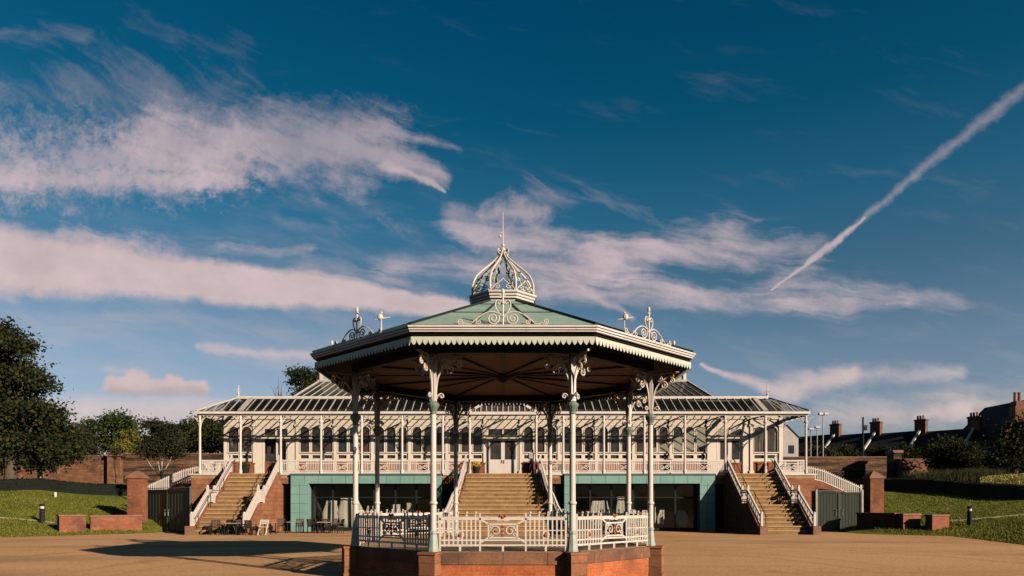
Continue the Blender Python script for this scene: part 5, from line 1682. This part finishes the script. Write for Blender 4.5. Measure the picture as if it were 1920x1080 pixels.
M['bloom'] = leafmat('yellow_blooms', [(.2, (.30, .20, .02)), (.5, (.75, .50, .03)), (.8, (.85, .62, .08))], .1)
tub(PX(893, ZT + .35), ZT + .35, 'dark tub of yellow flowers left of the head of the central stairs', 'bloom')
tub(PX(1050, ZT + .35), ZT + .35, 'dark tub of yellow flowers right of the head of the central stairs', 'bloom')
tub(PX(460, ZT + .3), ZT + .3, 'dark tub of green leaves at the head of the left stairs', 'leaf_mid', .3)

# ------------------------------------------------------------------ people
def body(joints, edges, radii, name, material, parent):
    """skinned stick figure -> one continuous surface"""
    me = bpy.data.meshes.new(name); keys = list(joints)
    o0 = rootloc(parent)
    me.from_pydata([tuple(Vector(joints[k_]) - o0) for k_ in keys], [(keys.index(a), keys.index(b)) for a, b in edges], [])
    o = bpy.data.objects.new(name, me); COL.objects.link(o); o.parent = parent
    sk = o.modifiers.new('skin', 'SKIN'); o.modifiers.new('smooth', 'SUBSURF').levels = 1
    o.modifiers['smooth'].render_levels = 2
    lay = me.skin_vertices[0].data if me.skin_vertices else None
    if lay is None:
        bm = bmesh.new(); bm.from_mesh(me); bm.verts.layers.skin.verify(); bm.to_mesh(me); bm.free(); lay = me.skin_vertices[0].data
    for i, k_ in enumerate(keys): lay[i].radius = radii[k_]; lay[i].use_root = (k_ == 'pelvis')
    me.materials.append(M[material])
    return o


def person(x, y, z, face, label, seated=False):
    """standing (or sitting) adult 1.72 m tall; face: heading of the figure's front in degrees (0 = +x)"""
    P = empty('person', (x, y, z), label, 'person')
    c, s = math.cos(R(face)), math.sin(R(face))
    W_ = lambda f, l, h: (x + f * c - l * s, y + f * s + l * c, z + h)   # forward, left, up
    dz = -.42 if seated else 0
    J = {'pelvis': W_(0, 0, .95 + dz), 'waist': W_(.01, 0, 1.10 + dz), 'chest': W_(.0, 0, 1.30 + dz), 'neckb': W_(-.01, 0, 1.46 + dz), 'neck': W_(.01, 0, 1.53 + dz), 'head0': W_(.03, 0, 1.60 + dz), 'head1': W_(.03, 0, 1.70 + dz)}
    Rr = {'pelvis': (.15, .12), 'waist': (.13, .10), 'chest': (.16, .12), 'neckb': (.08, .07), 'neck': (.05, .05), 'head0': (.078, .09), 'head1': (.075, .085)}
    E_ = [('pelvis', 'waist'), ('waist', 'chest'), ('chest', 'neckb'), ('neckb', 'neck'), ('neck', 'head0'), ('head0', 'head1')]
    for l, nm in ((1, 'l'), (-1, 'r')):
        if seated:
            leg = {'hip': W_(.05, l * .10, .50), 'knee': W_(.45, l * .11, .50), 'ankle': W_(.42, l * .11, .08), 'toe': W_(.58, l * .12, .04)}
        else:
            st = .10 if l > 0 else -.06
            leg = {'hip': W_(0, l * .10, .88), 'knee': W_(.04 + st * .6, l * .11, .48), 'ankle': W_(-.02 + st, l * .11, .08), 'toe': W_(.15 + st, l * .13, .035)}
        arm = {'sh': W_(0, l * .18, 1.41 + dz), 'el': W_(-.03 + (.10 if l < 0 else 0), l * .25, 1.13 + dz), 'wr': W_(.12 if l > 0 else .22, l * .22, .92 + dz if l > 0 else 1.10 + dz)}
        for k_, r in (('hip', .095), ('knee', .062), ('ankle', .045), ('toe', .04)): J[nm + k_] = leg[k_]; Rr[nm + k_] = (r, r)
        for k_, r in (('sh', .062), ('el', .045), ('wr', .03)): J[nm + k_] = arm[k_]; Rr[nm + k_] = (r, r)
        E_ += [('pelvis', nm + 'hip'), (nm + 'hip', nm + 'knee'), (nm + 'knee', nm + 'ankle'), (nm + 'ankle', nm + 'toe'), ('neckb', nm + 'sh'), (nm + 'sh', nm + 'el'), (nm + 'el', nm + 'wr')]
        # hand: palm and five fingers
        w = Vector(arm['wr']); d = (w - Vector(arm['el'])).normalized(); sd = d.cross(Vector((0, 0, 1))); sd = sd.normalized() if sd.length > .1 else Vector((1, 0, 0))
        J[nm + 'palm'] = tuple(w + d * .08); Rr[nm + 'palm'] = (.035, .022); E_.append((nm + 'wr', nm + 'palm'))
        for f in range(4):
            a = w + d * .10 + sd * (-.027 + .018 * f); e = a + d * (.07 - .006 * abs(f - 1.5)) + Vector((0, 0, -.015))
            J[nm + f'f{f}'] = tuple(e); Rr[nm + f'f{f}'] = (.008, .008); E_.append((nm + 'palm', nm + f'f{f}'))
        J[nm + 'th'] = tuple(w + d * .07 + sd * .06 * l); Rr[nm + 'th'] = (.009, .009); E_.append((nm + 'palm', nm + 'th'))
    bd = body(J, E_, Rr, 'body', 'skin', P)
    # clothes: slightly larger shells of the same skeleton
    up = ['waist', 'chest', 'neckb', 'lsh', 'rsh', 'lel', 'rel']
    low = ['pelvis', 'lhip', 'rhip', 'lknee', 'rknee', 'lankle', 'rankle']
    g = {k_: (v[0] * 1.3 + .018, v[1] * 1.3 + .018) for k_, v in Rr.items()}
    kk = ['pelvis'] + up; body({k_: J[k_] for k_ in kk}, [e for e in E_ if e[0] in kk and e[1] in kk], g, 'jacket', 'navy_cloth', P)
    kk = ['waist'] + low; body({k_: J[k_] for k_ in kk}, [e for e in E_ if e[0] in kk and e[1] in kk], g, 'trousers', 'black_cloth', P)
    # hair and face
    hc = Vector(J['head1']); f = Vector((c, s, 0)); l_ = Vector((-s, c, 0))
    m = MB(); m.ball(hc + f * -.03 + Vector((0, 0, .01)), .108, (1, 1, 1.05), 12); m.tube([hc - f * .07, hc - f * .09 + Vector((0, 0, -.14)), hc - f * .07 + Vector((0, 0, -.24))], [.08, .07, .04], 8); m.build('hair', 'hair', P, True)
    m = MB(); m.ball(hc + f * .115 + Vector((0, 0, -.05)), .016, (1, 1, 1.6), 6); m.build('nose', 'skin', bd)
    for q in (-1, 1):
        m = MB(); m.ball(hc + f * .10 + l_ * (q * .032) + Vector((0, 0, -.018)), .010, n=6); m.build('eye', 'hair', bd)
        m = MB(); m.ball(hc + l_ * (q * .085) + Vector((0, 0, -.04)), .022, (.7, .7, 1.4), 6); m.build('ear', 'skin', bd)
    m = MB(); m.ball(hc + f * .10 + Vector((0, 0, -.09)), .018, (.6, 1, .35), 6); m.build('mouth', 'pot', bd)
    for nm in ('l', 'r'):
        a, t_ = Vector(J[nm + 'ankle']), Vector(J[nm + 'toe']); m = MB(); m.tube([a - (t_ - a).normalized() * .06 + Vector((0, 0, -.03)), a.lerp(t_, .5) + Vector((0, 0, -.01)), t_ + (t_ - a).normalized() * .05], [.05, .052, .04], 8); m.build('shoe', 'darkiron', P)
    return P


yy = ZT + .22
pp = person(PX(997, yy), yy, FL, 165, 'person in dark clothes with a pale bag standing atop the central stairs')
bx = MB(); cx, cz = PX(994, yy), FL + 1.22; bx.box((cx - .14, yy - .34, cz - .2), (cx + .16, yy - .17, cz + .22)); bx.build('bag', 'pale_cloth', pp, bevel=.05)
ys = ZT + .55; xs_ = PX(1253, ys)
person(xs_, ys, FL, -100, 'person in dark clothes sitting behind the veranda balustrade on the right', seated=True)
sc = dup(ch0, (xs_, ys + .05, FL), R(-10), 'brown chair under the person sitting on the right veranda'); sc['group'] = 'brown café chairs on the veranda'
